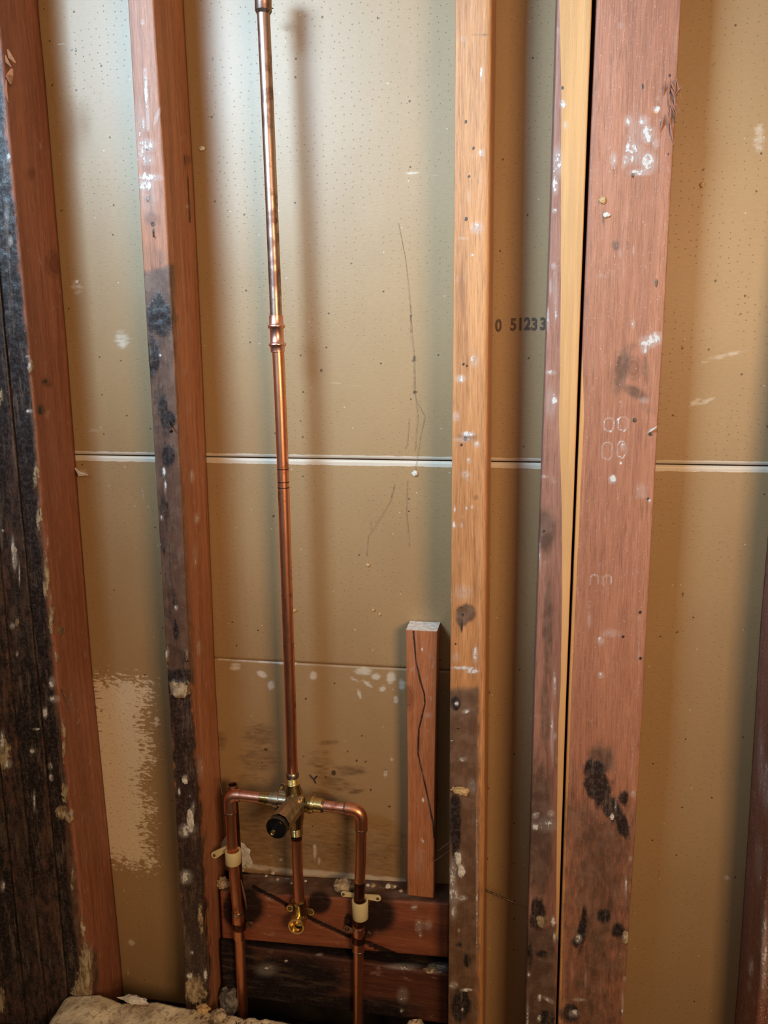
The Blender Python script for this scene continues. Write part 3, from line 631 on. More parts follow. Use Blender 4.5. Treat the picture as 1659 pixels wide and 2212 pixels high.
tag(third, 'orange-brown wooden stud right of the copper pipes, pocked with nail holes', 'stud')
rock('mortar_clump', third, 995, 1708, YF-0.002, .011, .005, .006, GLUE, 11, label='amber chip of hardened mortar', amp=.7)
rock('mortar_clump', third, 990, 1856, YF-0.001, .0045, .003, .010, PLASTER, 12)
rock('mortar_clump', third, 996, 1882, YF-0.001, .005, .003, .009, PLASTER, 13)

# --- two-tone stud and wide stud with a dark gap between them
p4l = [(1204, 0), (1193, 370), (1180, 740), (1167, 1110), (1154, 1480), (1146, 1800), (1135, 2212)]
p4r = [(1279.5, 0), (1265.5, 370), (1251.5, 740), (1238, 1110), (1223.5, 1480), (1212.5, 1800), (1201.5, 2212)]
p4m = [('O', 'poly', [(1206, -80), (1213, 200), (1212, 300), (1212, 600), (1210, 800), (1207, 900), (1211, 1010), (1214, 1110), (1214, 1300), (1211, 1480), (1206, 1560), (1204, 1700), (1202, 1900), (1201, 2020), (1208, 2040), (1214, 1800), (1226, 1480), (1240, 1110), (1256, 740), (1284, -80)], 5, 1),
       ('W', 1216, 225, 8, 10, 0, .8), ('W', 1222, 270, 6, 10, 0, .8), ('W', 1205, 350, 10, 36, 0, .95), ('W', 1200, 400, 7, 22, 0, .9), ('W', 1198, 455, 6, 6, 0, .9), ('T', 1215, 190, 3.5, 3.5), ('W', 1196, 575, 5, 8), ('W', 1190, 620, 4, 20, 0, .8), ('W', 1183, 690, 3, 26, 0, .95), ('W', 1200, 640, 6, 60, 0, .6), ('W', 1197, 865, 8, 10), ('W', 1190, 870, 14, 40, 0, .6), ('W', 1190, 805, 14, 6, 0, .7),
       ('T', 1175, 1147, 3, 3), ('G', 1180, 1150, 26, 60, 0, .7), ('G', 1183, 1350, 14, 160, 0, .6), ('W', 1166, 1200, 2, 40, 0, .8), ('W', 1175, 1030, 10, 4, 0, .8), ('W', 1198, 1480, 4, 30, 0, .9), ('W', 1193, 1590, 4, 60, 0, .95), ('W', 1199, 1590, 4, 8),
       ('W', 1157, 1762, 8, 8), ('W', 1156, 1786, 8, 8), ('W', 1190, 1757, 8, 8), ('W', 1183, 1778, 10, 6), ('W', 1180, 1780, 30, 20, 0, .55), ('G', 1165, 1800, 34, 180, 0, .8), ('G', 1178, 1550, 14, 120, 0, .55),
       ('T', 1162, 1975, 18, 34), ('M', 1168, 1990, 9, 14), ('M', 1178, 1985, 6, 10), ('W', 1195, 1990, 5, 12), ('W', 1198, 2025, 4, 12), ('G', 'poly', [(1130, 2000), (1202, 2000), (1202, 2230), (1130, 2230)], 20, .95), ('T', 1172, 2060, 14, 10, 0, .7), ('T', 1145, 2060, 8, 40, 0, .7), ('W', 1142, 2105, 4, 6), ('W', 1185, 2160, 14, 5, 30, .95), ('W', 1165, 2155, 5, 8), ('W', 1165, 2200, 5, 8), ('W', 1140, 2190, 3, 40, 0, .7), ('T', 1180, 2200, 20, 24, 0, .7)]
four = stud('wall_stud', p4l, p4r, W_P4, p4m, seed=4)
tag(four, 'two-tone stud just left of the dark gap, dull pink with a clean orange strip', 'stud')
s5l = [(1290, 0), (1273.5, 370), (1258.5, 740), (1243.5, 1110), (1229, 1480), (1218, 1800), (1205.5, 2212)]
s5r = [(1472, 0), (1452, 370), (1432, 740), (1411, 1110), (1391, 1480), (1373, 1800), (1346, 2212)]
U = lambda x, y, w, h: ('W', 'line', [(x-w, y+h*.7), (x-w, y-h*.6), (x-w*.5, y-h), (x+w*.5, y-h), (x+w, y-h*.6), (x+w*.9, y+h*.5)], 2.0, .86)
OO = lambda x, y, w, h: ('W', 'line', [(x-w, y+h*.7), (x-w, y-h*.6), (x-w*.5, y-h), (x+w*.5, y-h), (x+w, y-h*.6), (x+w*.9, y+h*.5), (x+w*.3, y+h), (x-w, y+h*.7)], 2.0, .86)
s5m = [('W', 1357, 262, 9, 14, 0, 1), ('W', 1390, 262, 12, 14, 0, 1), ('W', 1398, 290, 18, 22, 0, .95), ('W', 1370, 330, 24, 30, 0, .8), ('W', 1400, 350, 20, 26, 0, .95), ('W', 1385, 372, 26, 8, 0, 1), ('W', 1325, 345, 8, 18, 0, .9), ('W', 1352, 345, 8, 16, 0, .95), ('W', 1416, 310, 8, 14, 0, .85), ('W', 1418, 236, 10, 8, 0, .8), ('O', 1418, 240, 6, 6, 0, .9), ('W', 1370, 300, 20, 60, 0, .6),
       ('T', 1388, 187, 3.5, 7), ('T', 1367, 378, 3, 7), ('T', 1443, 333, 3, 3), ('T', 1446, 163, 4, 5), ('G', 1455, 220, 9, 50, 0, .9), ('T', 1417, 612, 3, 9), ('G', 1330, 530, 12, 14, 0, .6), ('G', 1357, 530, 8, 14, 0, .5), ('W', 1340, 548, 4, 12, 0, .7), ('W', 1368, 540, 3, 12, 0, .7), ('G', 1303, 470, 3, 22, 0, .7), ('W', 1368, 700, 4, 12, 0, .8),
       ('W', 1408, 735, 26, 12), ('W', 1418, 728, 15, 12), ('W', 1392, 752, 9, 14), ('W', 1400, 742, 18, 12), ('G', 1342, 800, 20, 60, 12, .62), ('G', 1372, 848, 40, 15, 28, .6), ('G', 1395, 800, 12, 44, -5, .45), ('G', 1360, 750, 26, 10, -20, .45), ('K', 1368, 795, 24, 34), ('W', 1392, 865, 12, 8, 0, .7), ('G', 1395, 880, 30, 14, 40, .4), ('W', 1340, 868, 3, 3),
       OO(1316, 918, 10, 15), OO(1346, 916, 11, 15), OO(1312, 975, 11, 19), OO(1343, 972, 9, 18), ('W', 1341, 1000, 3, 4), ('W', 1345, 965, 5, 10, 0, .85), ('T', 1371, 907, 4, 5), ('T', 1404, 938, 5, 4), ('W', 1407, 930, 12, 3, -30), ('W', 1324, 1035, 8, 10), ('G', 1324, 1037, 3, 5), ('T', 1400, 1077, 3, 3), ('W', 1404, 1082, 4, 5), ('W', 1385, 1060, 14, 18, 0, .6),
       U(1284, 1254, 9, 12), U(1312, 1256, 9, 13), ('W', 1297, 1385, 8, 10, 0, .85), ('W', 1320, 1368, 22, 10, 0, .65), ('W', 1272, 1340, 5, 20, 0, .7), ('T', 1346, 1375, 3.5, 3), ('T', 1383, 1322, 3, 3), ('T', 1383, 1422, 4, 4), ('W', 1298, 1458, 9, 8, 0, .7), ('W', 1380, 1410, 3, 40, 0, .6),
       ('G', 1300, 1640, 36, 40, 0, .7), ('T', 1285, 1660, 24, 20, 10, .85), ('T', 1293, 1700, 28, 50, -30, .95), ('T', 1320, 1745, 20, 40, -30, 1), ('T', 1345, 1780, 14, 34, -20, .95), ('T', 1348, 1725, 12, 16, 0, .8), ('G', 1330, 1830, 24, 60, 0, .6), ('W', 1322, 1763, 4, 8), ('W', 1367, 1715, 6, 8), ('W', 1330, 1740, 3, 14, 0, .8), ('W', 1362, 1855, 4, 6), ('W', 1366, 1650, 2, 70, 0, .6),
       ('G', 'poly', [(1210, 1700), (1400, 1760), (1350, 2300), (1204, 2300)], 190, .92), ('T', 1304, 1978, 16, 16, 0, .85), ('K', 1305, 1980, 22, 20), ('T', 1258, 2010, 10, 50, 5, .95), ('W', 1250, 2028, 8, 10), ('T', 1245, 2035, 12, 14, 0, .9), ('T', 1335, 2010, 20, 18, 0, .75), ('W', 1352, 2022, 7, 10), ('M', 1350, 2030, 8, 12), ('M', 1340, 2075, 5, 26, 0, .8), ('W', 1352, 1915, 3, 30, 0, .85), ('W', 1265, 2115, 3, 20, 0, .8), ('W', 1350, 2115, 4, 6),
       ('T', 1232, 2190, 22, 20, 0, .9), ('W', 1250, 2160, 16, 4, 0, .9), ('W', 1240, 2190, 14, 8, 0, .8), ('W', 1345, 2170, 3, 40, 0, .8),
       ('O', 'poly', [(1258, 740), (1229, 1480), (1218, 1800), (1206, 2212), (1212, 2212), (1224, 1800), (1235, 1480), (1262, 900)], 3.5, .9)]
wide = stud('wall_stud', s5l, s5r, W_S5, s5m, seed=6, rough=0.00035)
tag(wide, 'wide reddish wooden stud right of the dark gap with white chalky smears', 'stud')
for k in range(16):
    u = random.uniform(1436, 1460); v = random.uniform(160, 275); L = random.uniform(25, 60); a = random.uniform(-0.5, 0.25)
    sliver('splinter', wide, [P(u, v, YF+.001), P(u-L*.5*math.sin(a), v+L*.5, YF-.0028), P(u-L*math.sin(a), v+L, YF+.0005)], random.uniform(.0009, .0018), W_S5)
sliver('splinter', wide, [P(1455, 212, YF+.001), P(1465, 196, YF-.004), P(1474, 186, YF-.006)], .0012, W_S5)
sliver('splinter', wide, [P(1402, 934, YF), P(1411, 927, YF-.004), P(1420, 921, YF-.007)], .0013, W_END)
rock('plaster_crumb', wide, 1302, 432, YF-0.001, .004, .002, .0038, GLUE, 21)
rock('plaster_crumb', wide, 1310, 464, YF-0.001, .0042, .002, .0028, PLASTER, 22)
rock('plaster_crumb', wide, 1322, 1765, YF-0.001, .003, .002, .004, PLASTER, 23)
rock('plaster_crumb', wide, 1351, 2022, YF-0.001, .004, .003, .006, MORTAR, 24)

# --- stud at the right edge of the view
s6l = [(1900, -700), (1795, 370), (1752, 740), (1710, 1110), (1684, 1400), (1660, 1850), (1637, 2212)]
s6r = sh(s6l, 85)
s6m = [('W', 1655, 1700, 10, 60, 0, .8), ('W', 1650, 2050, 8, 100, 0, .85), ('M', 1650, 2120, 8, 60, 0, .7), ('W', 1622, 2090, 8, 26, 0, .8), ('W', 1618, 2130, 6, 16, 0, .75), ('W', 1645, 1650, 8, 90, 0, .65), ('W', 1640, 1860, 10, 60, 0, .6)]
six = stud('wall_stud', s6l, s6r, W_S6, s6m, seed=7, rough=0.0006, rad=(0.004, 0.002))
tag(six, 'dark purplish stud cut off by the right edge of the photo, speckled white', 'stud')

# --- sole plate and top plate
sp_ = box('sole_plate', XL, XR, YF, -0.0005, Z_FLOOR, Z_SOLE, VOID_SHADE); tag(sp_, kind='structure'); sp_.name = 'trim_1'  # sole plate coloured near black to keep the void in shade
tp_ = box('trim_2', XL, XR, YF, 0.0, Z_TOP, Z_TOP+0.04, W_S1); tag(tp_, kind='structure')

# ------------------------------------------------------------------ blocking between studs two and three
def block(name, TL, TR, BR, BL, yf, yb, mat, blobs, seed=0, step=0.003, groove=None, hmod=None):
    c = [P(*q, yf) for q in (TL, TR, BR, BL)]
    x0 = (c[0].x+c[3].x)/2; x1 = (c[1].x+c[2].x)/2
    nx = int((x1-x0)/step)+1; nh = max(6, int((c[0].z-c[3].z)/step)); nd = max(4, int((yb-yf)/step))
    prof = []                                  # (t up the face 0..1, y, ny, nz) bottom back -> bottom front -> top front -> top back
    for y in np.linspace(yb, yf+.002, nd): prof.append((0, y, 0, -1))
    for t_ in np.linspace(0.015, 0.985, nh): prof.append((t_, yf, -1, 0))
    for y in np.linspace(yf+.002, yb, nd): prof.append((1, y, 0, 1))
    pr = np.array(prof); n = len(pr); xs = np.linspace(x0, x1, nx)
    zt = np.interp(xs, [c[0].x, c[1].x], [c[0].z, c[1].z]); zb = np.interp(xs, [c[3].x, c[2].x], [c[3].z, c[2].z])
    Zz = zb[:, None]*(1-pr[:, 0])+zt[:, None]*pr[:, 0]
    V = np.stack([np.broadcast_to(xs[:, None], Zz.shape), np.broadcast_to(pr[:, 1], Zz.shape), Zz], -1).reshape(-1, 3).copy()
    N = np.broadcast_to(pr[:, 2:4], (nx, n, 2)).reshape(-1, 2)
    M = marks(V, blobs)
    q = np.c_[V[:, 0]*14, V[:, 1]*90, V[:, 2]*90]
    d = 0.0004*fbm(q, seed)+0.0007*fbm(V*12, seed+3)
    hard = np.clip((M[:, 2]-0.3)*2, 0, 1)
    d = d+hard*0.003*(0.5+fbm(V*120, seed+7)) + np.clip(M[:, 1]-.4, 0, 1)*0.001
    if groove:
        u, v = px(V); g = np.zeros(len(V))
        for ln, hw, dp in groove: g = np.maximum(g, blob_val(u, v, ('T', 'line', ln, hw))*dp)
        d = d-g*(N[:, 0] < -.5)
    V[:, 1] += N[:, 0]*d; V[:, 2] += N[:, 1]*d
    A = np.arange(nx*n).reshape(nx, n)
    F = np.stack([A[:-1, :-1], A[1:, :-1], A[1:, 1:], A[:-1, 1:]], -1).reshape(-1, 4).tolist()
    F += np.stack([A[:-1, -1], A[1:, -1], A[1:, 0], A[:-1, 0]], -1).tolist()
    F.append(tuple(A[0, :])); F.append(tuple(A[-1, ::-1]))
    return mk(name, V, F, mat, None, True, ((x0+x1)/2, (yf+yb)/2, float(zb.mean())), {'mark_a': M[:, :3], 'mark_b': M[:, 3:]})
YB1 = -0.047; YB2 = -0.052
streak = [(548, 1915), (600, 1945), (680, 1990), (750, 2022), (830, 2052), (930, 2096)]  # dark diagonal line, blackened and sunk into the board face
b1m = [('T', 530, 1960, 40, 44, 0, 1.0), ('T', 500, 1965, 20, 40, 0, .9), ('T', 690, 1950, 26, 26, 0, .95), ('T', 820, 1975, 40, 46, 0, .8), ('T', 790, 1990, 30, 40, 0, .95), ('T', 752, 1990, 10, 20, 0, .85), ('T', 'line', streak, 4.5, .9), ('T', 'line', [(795, 2042), (840, 2062)], 2.5, .9),
       ('G', 'poly', [(470, 1860), (980, 1900), (980, 1951), (720, 1938), (474, 1926)], 8, .95), ('W', 900, 1930, 60, 12, 0, .5), ('W', 780, 1915, 50, 10, 0, .55), ('W', 570, 1885, 50, 10, 0, .6), ('W', 600, 1900, 30, 8, 0, .6), ('T', 480, 1900, 60, 10, 0, .6),
       ('W', 895, 1960, 8, 6, 0, .85), ('W', 905, 2000, 10, 16, 0, .7), ('W', 925, 1998, 10, 12, 0, .7), ('W', 908, 2020, 4, 5), ('M', 740, 1912, 18, 13), ('M', 760, 1920, 14, 8, 0, .8), ('M', 840, 1915, 24, 6, 0, .8), ('M', 480, 1905, 12, 10, 0, .9),
       ('K', 870, 1975, 1, 1), ('K', 650, 1965, 30, 12)]
blk1 = block('blocking_board', (474, 1925), (969, 1953), (969, 2070), (482, 2027), YB1, -0.0016, W_BLK, b1m, 51, groove=[(streak, 4, .0025)])
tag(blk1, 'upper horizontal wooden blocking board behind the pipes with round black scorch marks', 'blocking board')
b2m = [('T', 620, 2120, 130, 60, 0, .95), ('T', 500, 2100, 60, 90, 0, 1), ('T', 720, 2185, 180, 36, 0, 1), ('W', 575, 2095, 26, 16, 0, .55), ('W', 870, 2150, 14, 20, 0, .6), ('W', 868, 2183, 3, 5), ('W', 618, 2076, 3, 3), ('W', 690, 2062, 8, 3), ('T', 'poly', [(470, 2000), (980, 2060), (980, 2104), (780, 2074), (540, 2046)], 6, .8), ('M', 930, 2095, 16, 10, 0, .8), ('W', 950, 2090, 24, 12, 0, .85), ('W', 870, 2088, 40, 8, 0, .7)]  # large T marks deepen the painted shade under the upper board
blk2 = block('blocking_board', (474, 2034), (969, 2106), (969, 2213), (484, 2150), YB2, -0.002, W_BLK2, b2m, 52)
tag(blk2, 'lower horizontal blocking board, coloured almost black for the shade under the scorched board', 'blocking board')

# loose crumbs on the ledges
def crumb(label, u, v, Y, sx, sy, sz, mat, seed, cat='rubble', group='crumbs of mortar on the blocking ledges', name='mortar_crumb', amp=.5):
    o = rock(name, None, u, v, Y, sx, sy, sz, mat, seed, amp=amp); tag(o, label, cat, group); return o
_cnt = {}
def zone(u, low):
    z = ('left of the brass spout elbow' if u < 640 else 'right of the spout elbow' if u < 775 else
         'right of the right supply pipe' if u < 880 else 'below the wood block' if low or u < 936 else 'beside the orange stud')
    k = (z, low); _cnt[k] = _cnt.get(k, 0)+1
    od = ['first', 'second', 'third', 'fourth', 'fifth', 'sixth', 'seventh'][_cnt[k]-1]
    return ('grey rubble' if low else 'pale')+' crumb, '+od+' from left, '+('lower' if low else 'upper')+' ledge '+z
tag(rock('mortar_lump', None, 741, 1913, -0.034, .014, .010, .011, MORTAR, 31, amp=.6), 'large tan mortar lump on the ledge left of the right-hand supply pipe', 'rubble')
tag(rock('mortar_lump', None, 482, 1907, -0.034, .010, .008, .009, MORTAR, 33, amp=.6), 'brown mortar lump in the ledge corner against the reddish stud', 'rubble')
for k, (u, v, r) in enumerate(sorted([(760, 1917, 5), (795, 1912, 4), (806, 1912, 6), (838, 1914, 6), (866, 1924, 4), (853, 1915, 3), (772, 1932, 3.5), (905, 1935, 4), (930, 1944, 3), (927, 1930, 3), (590, 1886, 4), (600, 1899, 4), (575, 1892, 3), (630, 1908, 3), (660, 1903, 3), (524, 1880, 4)])):
    crumb(zone(u, False), u, v, -0.030 if v > 1900 else -0.02, r*.0007, r*.0006, r*.0005, PLASTER if k % 3 else MORTAR, 60+k)
for k, (u, v, r) in enumerate(sorted([(850, 2084, 5), (870, 2088, 7), (885, 2085, 6), (903, 2092, 8), (915, 2098, 6), (935, 2090, 9), (955, 2096, 9), (800, 2075, 5), (820, 2080, 6), (690, 2060, 4), (655, 2053, 3), (720, 2064, 3)])):
    crumb(zone(u, True), u, v, -0.040, r*.0008, r*.0007, r*.0005, plain('dusty_rubble', (0.10, .085, .075), (.26, .24, .22), .9, 80) if k == 0 else bpy.data.materials['dusty_rubble'], 90+k)

# ------------------------------------------------------------------ loose upright block of wood
sb_l = [(877, 1360), (878, 1480), (881, 1700), (880, 1932)]; sb_r = [(944, 1364), (942, 1480), (938, 1700), (936, 1941)]
YSB = -0.041
zt, zb = P(910, 1362, YSB).z, P(910, 1937, YSB).z
sbm = [('T', 'line', [(893, 1364), (899, 1430), (907, 1466), (917, 1500), (918, 1520), (905, 1575), (903, 1628), (915, 1680), (928, 1740), (936, 1780), (938, 1810)], 1.9, 1), ('K', 883, 1508, 18, 34), ('K', 882, 1490, 8, 12), ('W', 914, 1728, 3, 6), ('W', 912, 1815, 3, 7, -30), ('W', 912, 1403, 2, 5), ('W', 925, 1545, 10, 8, 0, .5), ('W', 905, 1860, 14, 40, 0, .45)]
sbk = stud('wood_block', sb_l, sb_r, W_SB, sbm, yf=YSB, yb=-0.0022, rad=(0.0008, 0.0008), seed=9, z0=zb, z1=zt, step=0.0012, endcap=W_END)
tag(sbk, 'short wooden block standing on end against the drywall, pale sawn top, long split', 'wood block')

# ------------------------------------------------------------------ copper plumbing: one soldered assembly
YP = -0.062
plumb = empty('shower_plumbing', P(640, 1740, YP))
tag(plumb, 'soldered copper shower pipework with brass mixing valve in the middle bay', 'plumbing')
R = 0.0079
def pp(u, v, Y=YP): return P(u, v, Y)
# riser
sweep('riser_pipe', [pp(568, -60), pp(569, 27), pp(578, 230), pp(588, 470), pp(597, 690)], R, COPPER_OLD, plumb, 32, label='oxidised brown upper riser pipe')
def ring_stack(name, pts_r, mat, parent, label=None, seg=32):
    return sweep(name, [a for a, r in pts_r], [r for a, r in pts_r], mat, parent, seg, label=label)
def along(a, b, prof):
    """profile [(t metres, r)] measured from a towards b"""
    d = (b-a).normalized(); return [(a+d*t_, r) for t_, r in prof]
a, b = pp(596, 681), pp(600, 760)
L_ = (b-a).length
ring_stack('pipe_coupling', along(a, b, [(0, R+.0002), (.0005, R+.0013), (.010, R+.0013), (.012, R+.0022), (.0135, R+.0036), (.015, R+.0036), (.0165, R+.0022), (.018, R+.0011), (.027, R+.0009), (.034, R+.0011), (.0355, R+.0022), (.037, R+.0036), (.0385, R+.0036), (.040, R+.0022), (.0415, R+.0013), (.047, R+.0013), (.0475, R+.0002)]), COPPER_PINK, plumb, 'copper coupling with two raised beads')
ring_stack('pipe_coupling', along(pp(569, 27), pp(567, -60), [(0, R+.0003), (.0005, R+.0018), (.0015, R+.0024), (.05, R+.0024)]), COPPER_OLD, plumb, 'copper coupling at the top edge')
sweep('solder_ring', [pp(569, 31), pp(569, 24)], [R+.0004, R+.0024], SOLDER, plumb, 32)
sweep('riser_pipe', [pp(600, 740), pp(606, 870), pp(611, 1010), pp(619, 1250), pp(627, 1500), pp(632, 1680)], R, COPPER, plumb, 32, label='bright copper lower riser pipe')
# dents and burn marks on the riser
for v in (1012, 1040, 1052):
    sweep('flux_ring', [pp(611.2+(v-1010)*.034, v), pp(611.3+(v-1010)*.034, v+2.2)], R+.00015, COPPER_DARK, plumb, 32, cap=False)
# valve body
vb = sweep('valve_body', [pp(633, 1694), pp(634, 1702), pp(635, 1712), pp(637, 1735), pp(639, 1760), pp(640, 1786)], [.0092, .0105, .0125, .0145, .0125, .0095], BRASS, plumb, 32)
def threads(a, b, r, n, mat, parent):
    a, b = Vector(a), Vector(b); pr = []
    for i in range(n*2+1): pr.append((a.lerp(b, i/(n*2)), r+(0.0011 if i % 2 else 0)))
    return ring_stack('thread', pr, mat, parent)
threads(pp(631.8, 1678), pp(633, 1694), .0086, 5, BRASS_BRIGHT, vb)
threads(pp(640, 1784), pp(641, 1803), .0084, 5, BRASS, vb)
sweep('solder_ring', [pp(631.6, 1668), pp(631.8, 1672), pp(632, 1680)], [R+.0003, R+.0018, R+.0012], SOLDER, plumb, 28, label='dark lumpy solder joint')
# side arms
def arm(pts, rr, mat, nm, lab=None, par=None): return sweep(nm, pts, rr, mat, par or plumb, 28, label=lab)
arm([pp(636, 1732), pp(612, 1729), pp(603, 1728), pp(602.9, 1728), pp(594, 1727), pp(593.9, 1727), pp(580, 1725.3)], [.0115, .0105, .0105, .0125, .0125, .0105, .0105], STEEL, 'inlet_arm', 'left brass inlet', vb)
arm([pp(583, 1725.6), pp(583.1, 1725.6), pp(575, 1724.6), pp(574.9, 1724.6), pp(563, 1723), pp(562.9, 1723)], [.0090, .0106, .0106, .0098, .0098, .008], BRASS, 'adapter', 'left brass adapter')
arm([pp(640, 1733), pp(662, 1736), pp(668, 1737), pp(668.1, 1737), pp(673, 1737.6), pp(673.1, 1737.6), pp(678, 1738)], [.0115, .0108, .0108, .0130, .0130, .0112, .0112], BRASS, 'inlet_arm', 'right brass inlet', vb)
arm([pp(673, 1737.6), pp(673.1, 1737.6), pp(678.5, 1738.2), pp(678.6, 1738.2), pp(696, 1740.3), pp(696.1, 1740.3)], [.009, .0122, .0122, .0104, .0104, .008], BRASS_BRIGHT, 'adapter', 'right brass adapter')
# left copper run
arm([pp(569, 1724), pp(512, 1717.5)], [R, R], COPPER_PINK, 'copper_pipe')
sweep('solder_ring', [pp(520, 1718.4), pp(516, 1718)], R+.0008, SOLDER, plumb, 28)
def elbow(c, a, b, r, mat, bend=.017, n=10):
    """sweep from a through corner c to b with a rounded bend"""
    a, b, c = Vector(a), Vector(b), Vector(c); da = (a-c).normalized(); db = (b-c).normalized()
    pts = [a]; rr = [r]
    for i in range(n+1):
        t_ = i/n; pa_ = c+da*bend*(1-t_); pb_ = c+db*bend*t_
        pts.append((1-t_)**2*(c+da*bend)+2*t_*(1-t_)*c+t_*t_*(c+db*bend))
        rr.append(r-.0006*math.sin(math.pi*t_)*0)
    pts.append(b); rr.append(r)
    return sweep('elbow', pts, rr, mat, plumb, 32)
elbow(pp(496, 1716.5), pp(519, 1718.5), pp(498, 1754), R+.0011, COPPER_PINK, .013)
sweep('solder_ring', [pp(498, 1753), pp(498.1, 1756)], R+.0015, SOLDER, plumb, 28)
sweep('supply_pipe', [pp(497.5, 1745), pp(502, 1840), pp(507, 1900), pp(514, 1972), pp(517, 2003), pp(520, 2080), pp(524, 2160), pp(527, 2300)], R, COPPER, plumb, 32, label='left copper supply pipe')
sweep('solder_ring', [pp(513.6, 1968), pp(514, 1973)], R+.0012, SOLDER, plumb, 28)
ring_stack('pipe_coupling', [(pp(514, 1973), R+.0002), (pp(514, 1973.5), R+.0010), (pp(517, 2026), R+.0010), (pp(517, 2026.5), R+.0002)], COPPER, plumb, 'left copper coupling')
# right copper run
arm([pp(690, 1739.6), pp(752, 1747)], [R, R], COPPER_PINK, 'copper_pipe')
sweep('solder_ring', [pp(697, 1740.5), pp(701, 1741)], [R+.0019, R+.0005], SOLDER, plumb, 28)
sweep('solder_ring', [pp(743, 1746), pp(747, 1746.4)], [R+.0006, R+.0014], SOLDER, plumb, 28)
elbow(pp(781, 1750.5), pp(747, 1746.5), pp(780.5, 1790), R+.0012, COPPER, .016)
sweep('solder_ring', [pp(780.4, 1789), pp(780.3, 1792)], R+.0015, SOLDER, plumb, 28)
sweep('supply_pipe', [pp(780.5, 1785), pp(779, 1860), pp(777, 1905)], R, COPPER, plumb, 32, label='right copper supply pipe')
sweep('supply_pipe', [pp(777, 1904), pp(776, 1950), pp(775, 2000)], R+.00005, COPPER_DARK, plumb, 32, label='brown tarnished length of right supply pipe')
sweep('supply_pipe', [pp(775, 1998), pp(774.5, 2060), pp(774, 2130), pp(774, 2300)], R, COPPER, plumb, 32, label='lower length of right supply pipe')
ring_stack('pipe_coupling', [(pp(775, 1999), R+.0002), (pp(775, 1999.5), R+.0010), (pp(774.6, 2052), R+.0010), (pp(774.6, 2052.5), R+.0002)], COPPER, plumb, 'right copper coupling')
for v in (2001, 2051): sweep('solder_ring', [pp(775-(v-2001)*.01, v), pp(775-(v-2001)*.01, v+3)], R+.0016, SOLDER, plumb, 28)
# tub drop and brass drop-ear elbow
sweep('spout_pipe', [pp(640.5, 1800), pp(642, 1850), pp(644, 1900), pp(646, 1950)], R, COPPER, plumb, 32, label='copper pipe down to the spout elbow')
for v in (1803, 1868): sweep('flux_ring', [pp(640.5+(v-1800)*.037, v), pp(640.5+(v-1800)*.037, v+(9 if v < 1810 else 1.5))], R+.0002, COPPER_DARK if v < 1810 else COPPER_PINK, plumb, 32, cap=False)
de = sweep('drop_ear_elbow', [pp(645.6, 1945), pp(645.7, 1945.3), pp(646, 1952), pp(646.1, 1952.4), pp(647, 1975), pp(647.5, 1992)], [R+.0004, R+.0024, R+.0024, R+.0022, R+.0028, R+.001], BRASS, plumb, 32)
c0 = pp(647, 1981, YP+.001); c1 = c0+Vector((0.0005, -0.020, -0.001))
tube_open('spout_socket', c0, c1, .0118, .0022, BRASS_BRIGHT, de, 40, .018)
sweep('socket_rim', [c1+Vector((0, .0045, 0)), c1+Vector((0, .0042, 0)), c1+Vector((0, .0003, 0)), c1+Vector((0, -.0002, 0)), c1+Vector((0, -.0004, 0)), c1+Vector((0, .0045, 0))], [.0118, .0124, .0124, .0121, .0096, .0094], BRASS_BRIGHT, de, 40, cap=False)
def ear(name, u, v, Y, ang, length, w, th, mat, parent, hole=True, screw=True, label=None):
    """flat fixing tab in the XZ plane: from its root at (u,v) it runs in direction ang with a rounded end"""
    o3 = P(u, v, Y); ca, sa_ = math.cos(ang), math.sin(ang); pts = [(-.004, -w*0.62), (length-w, -w)]
    for k in range(9):
        t_ = -math.pi/2+math.pi*k/8; pts.append((length-w+w*math.cos(t_), w*math.sin(t_)))
    pts += [(length-w, w), (-.004, w*0.62)]
    n = len(pts); V = []
    for y in (-th/2, th/2):
        for (a_, b_) in pts: V.append((o3.x+a_*ca-b_*sa_, o3.y+y, o3.z+a_*sa_+b_*ca))
    F = [tuple(range(n)), tuple(range(2*n-1, n-1, -1))]+[(i, n+i, n+(i+1) % n, (i+1) % n) for i in range(n)]
    e = mk(name, V, F, mat, parent, False, o3)
    m = e.modifiers.new('bevel', 'BEVEL'); m.width = min(.0006, th*.3); m.segments = 2
    h = Vector((o3.x+(length-w)*ca, o3.y-th/2, o3.z+(length-w)*sa_))
    if label: e['label'] = label
    return e, h
def eye(parent, h, r, mat):      # raised eyelet with dark screw recess
    sweep('screw', [h+Vector((0, .003, 0)), h+Vector((0, -.0006, 0)), h+Vector((0, -.0011, 0)), h+Vector((0, -.0009, 0)), h+Vector((0, .0001, 0))], [r, r, r*.85, r*.5, r*.35], mat, parent, 20)
for (u, v, ang, ln) in ((638, 1963, math.radians(178), .014), (655, 1966, math.radians(-4), .018)):
    e, h = ear('ear', u, v, YP+.0065, ang, ln, .0056, .003, BRASS_BRIGHT, plumb); eye(e, h, .0030, RUST)
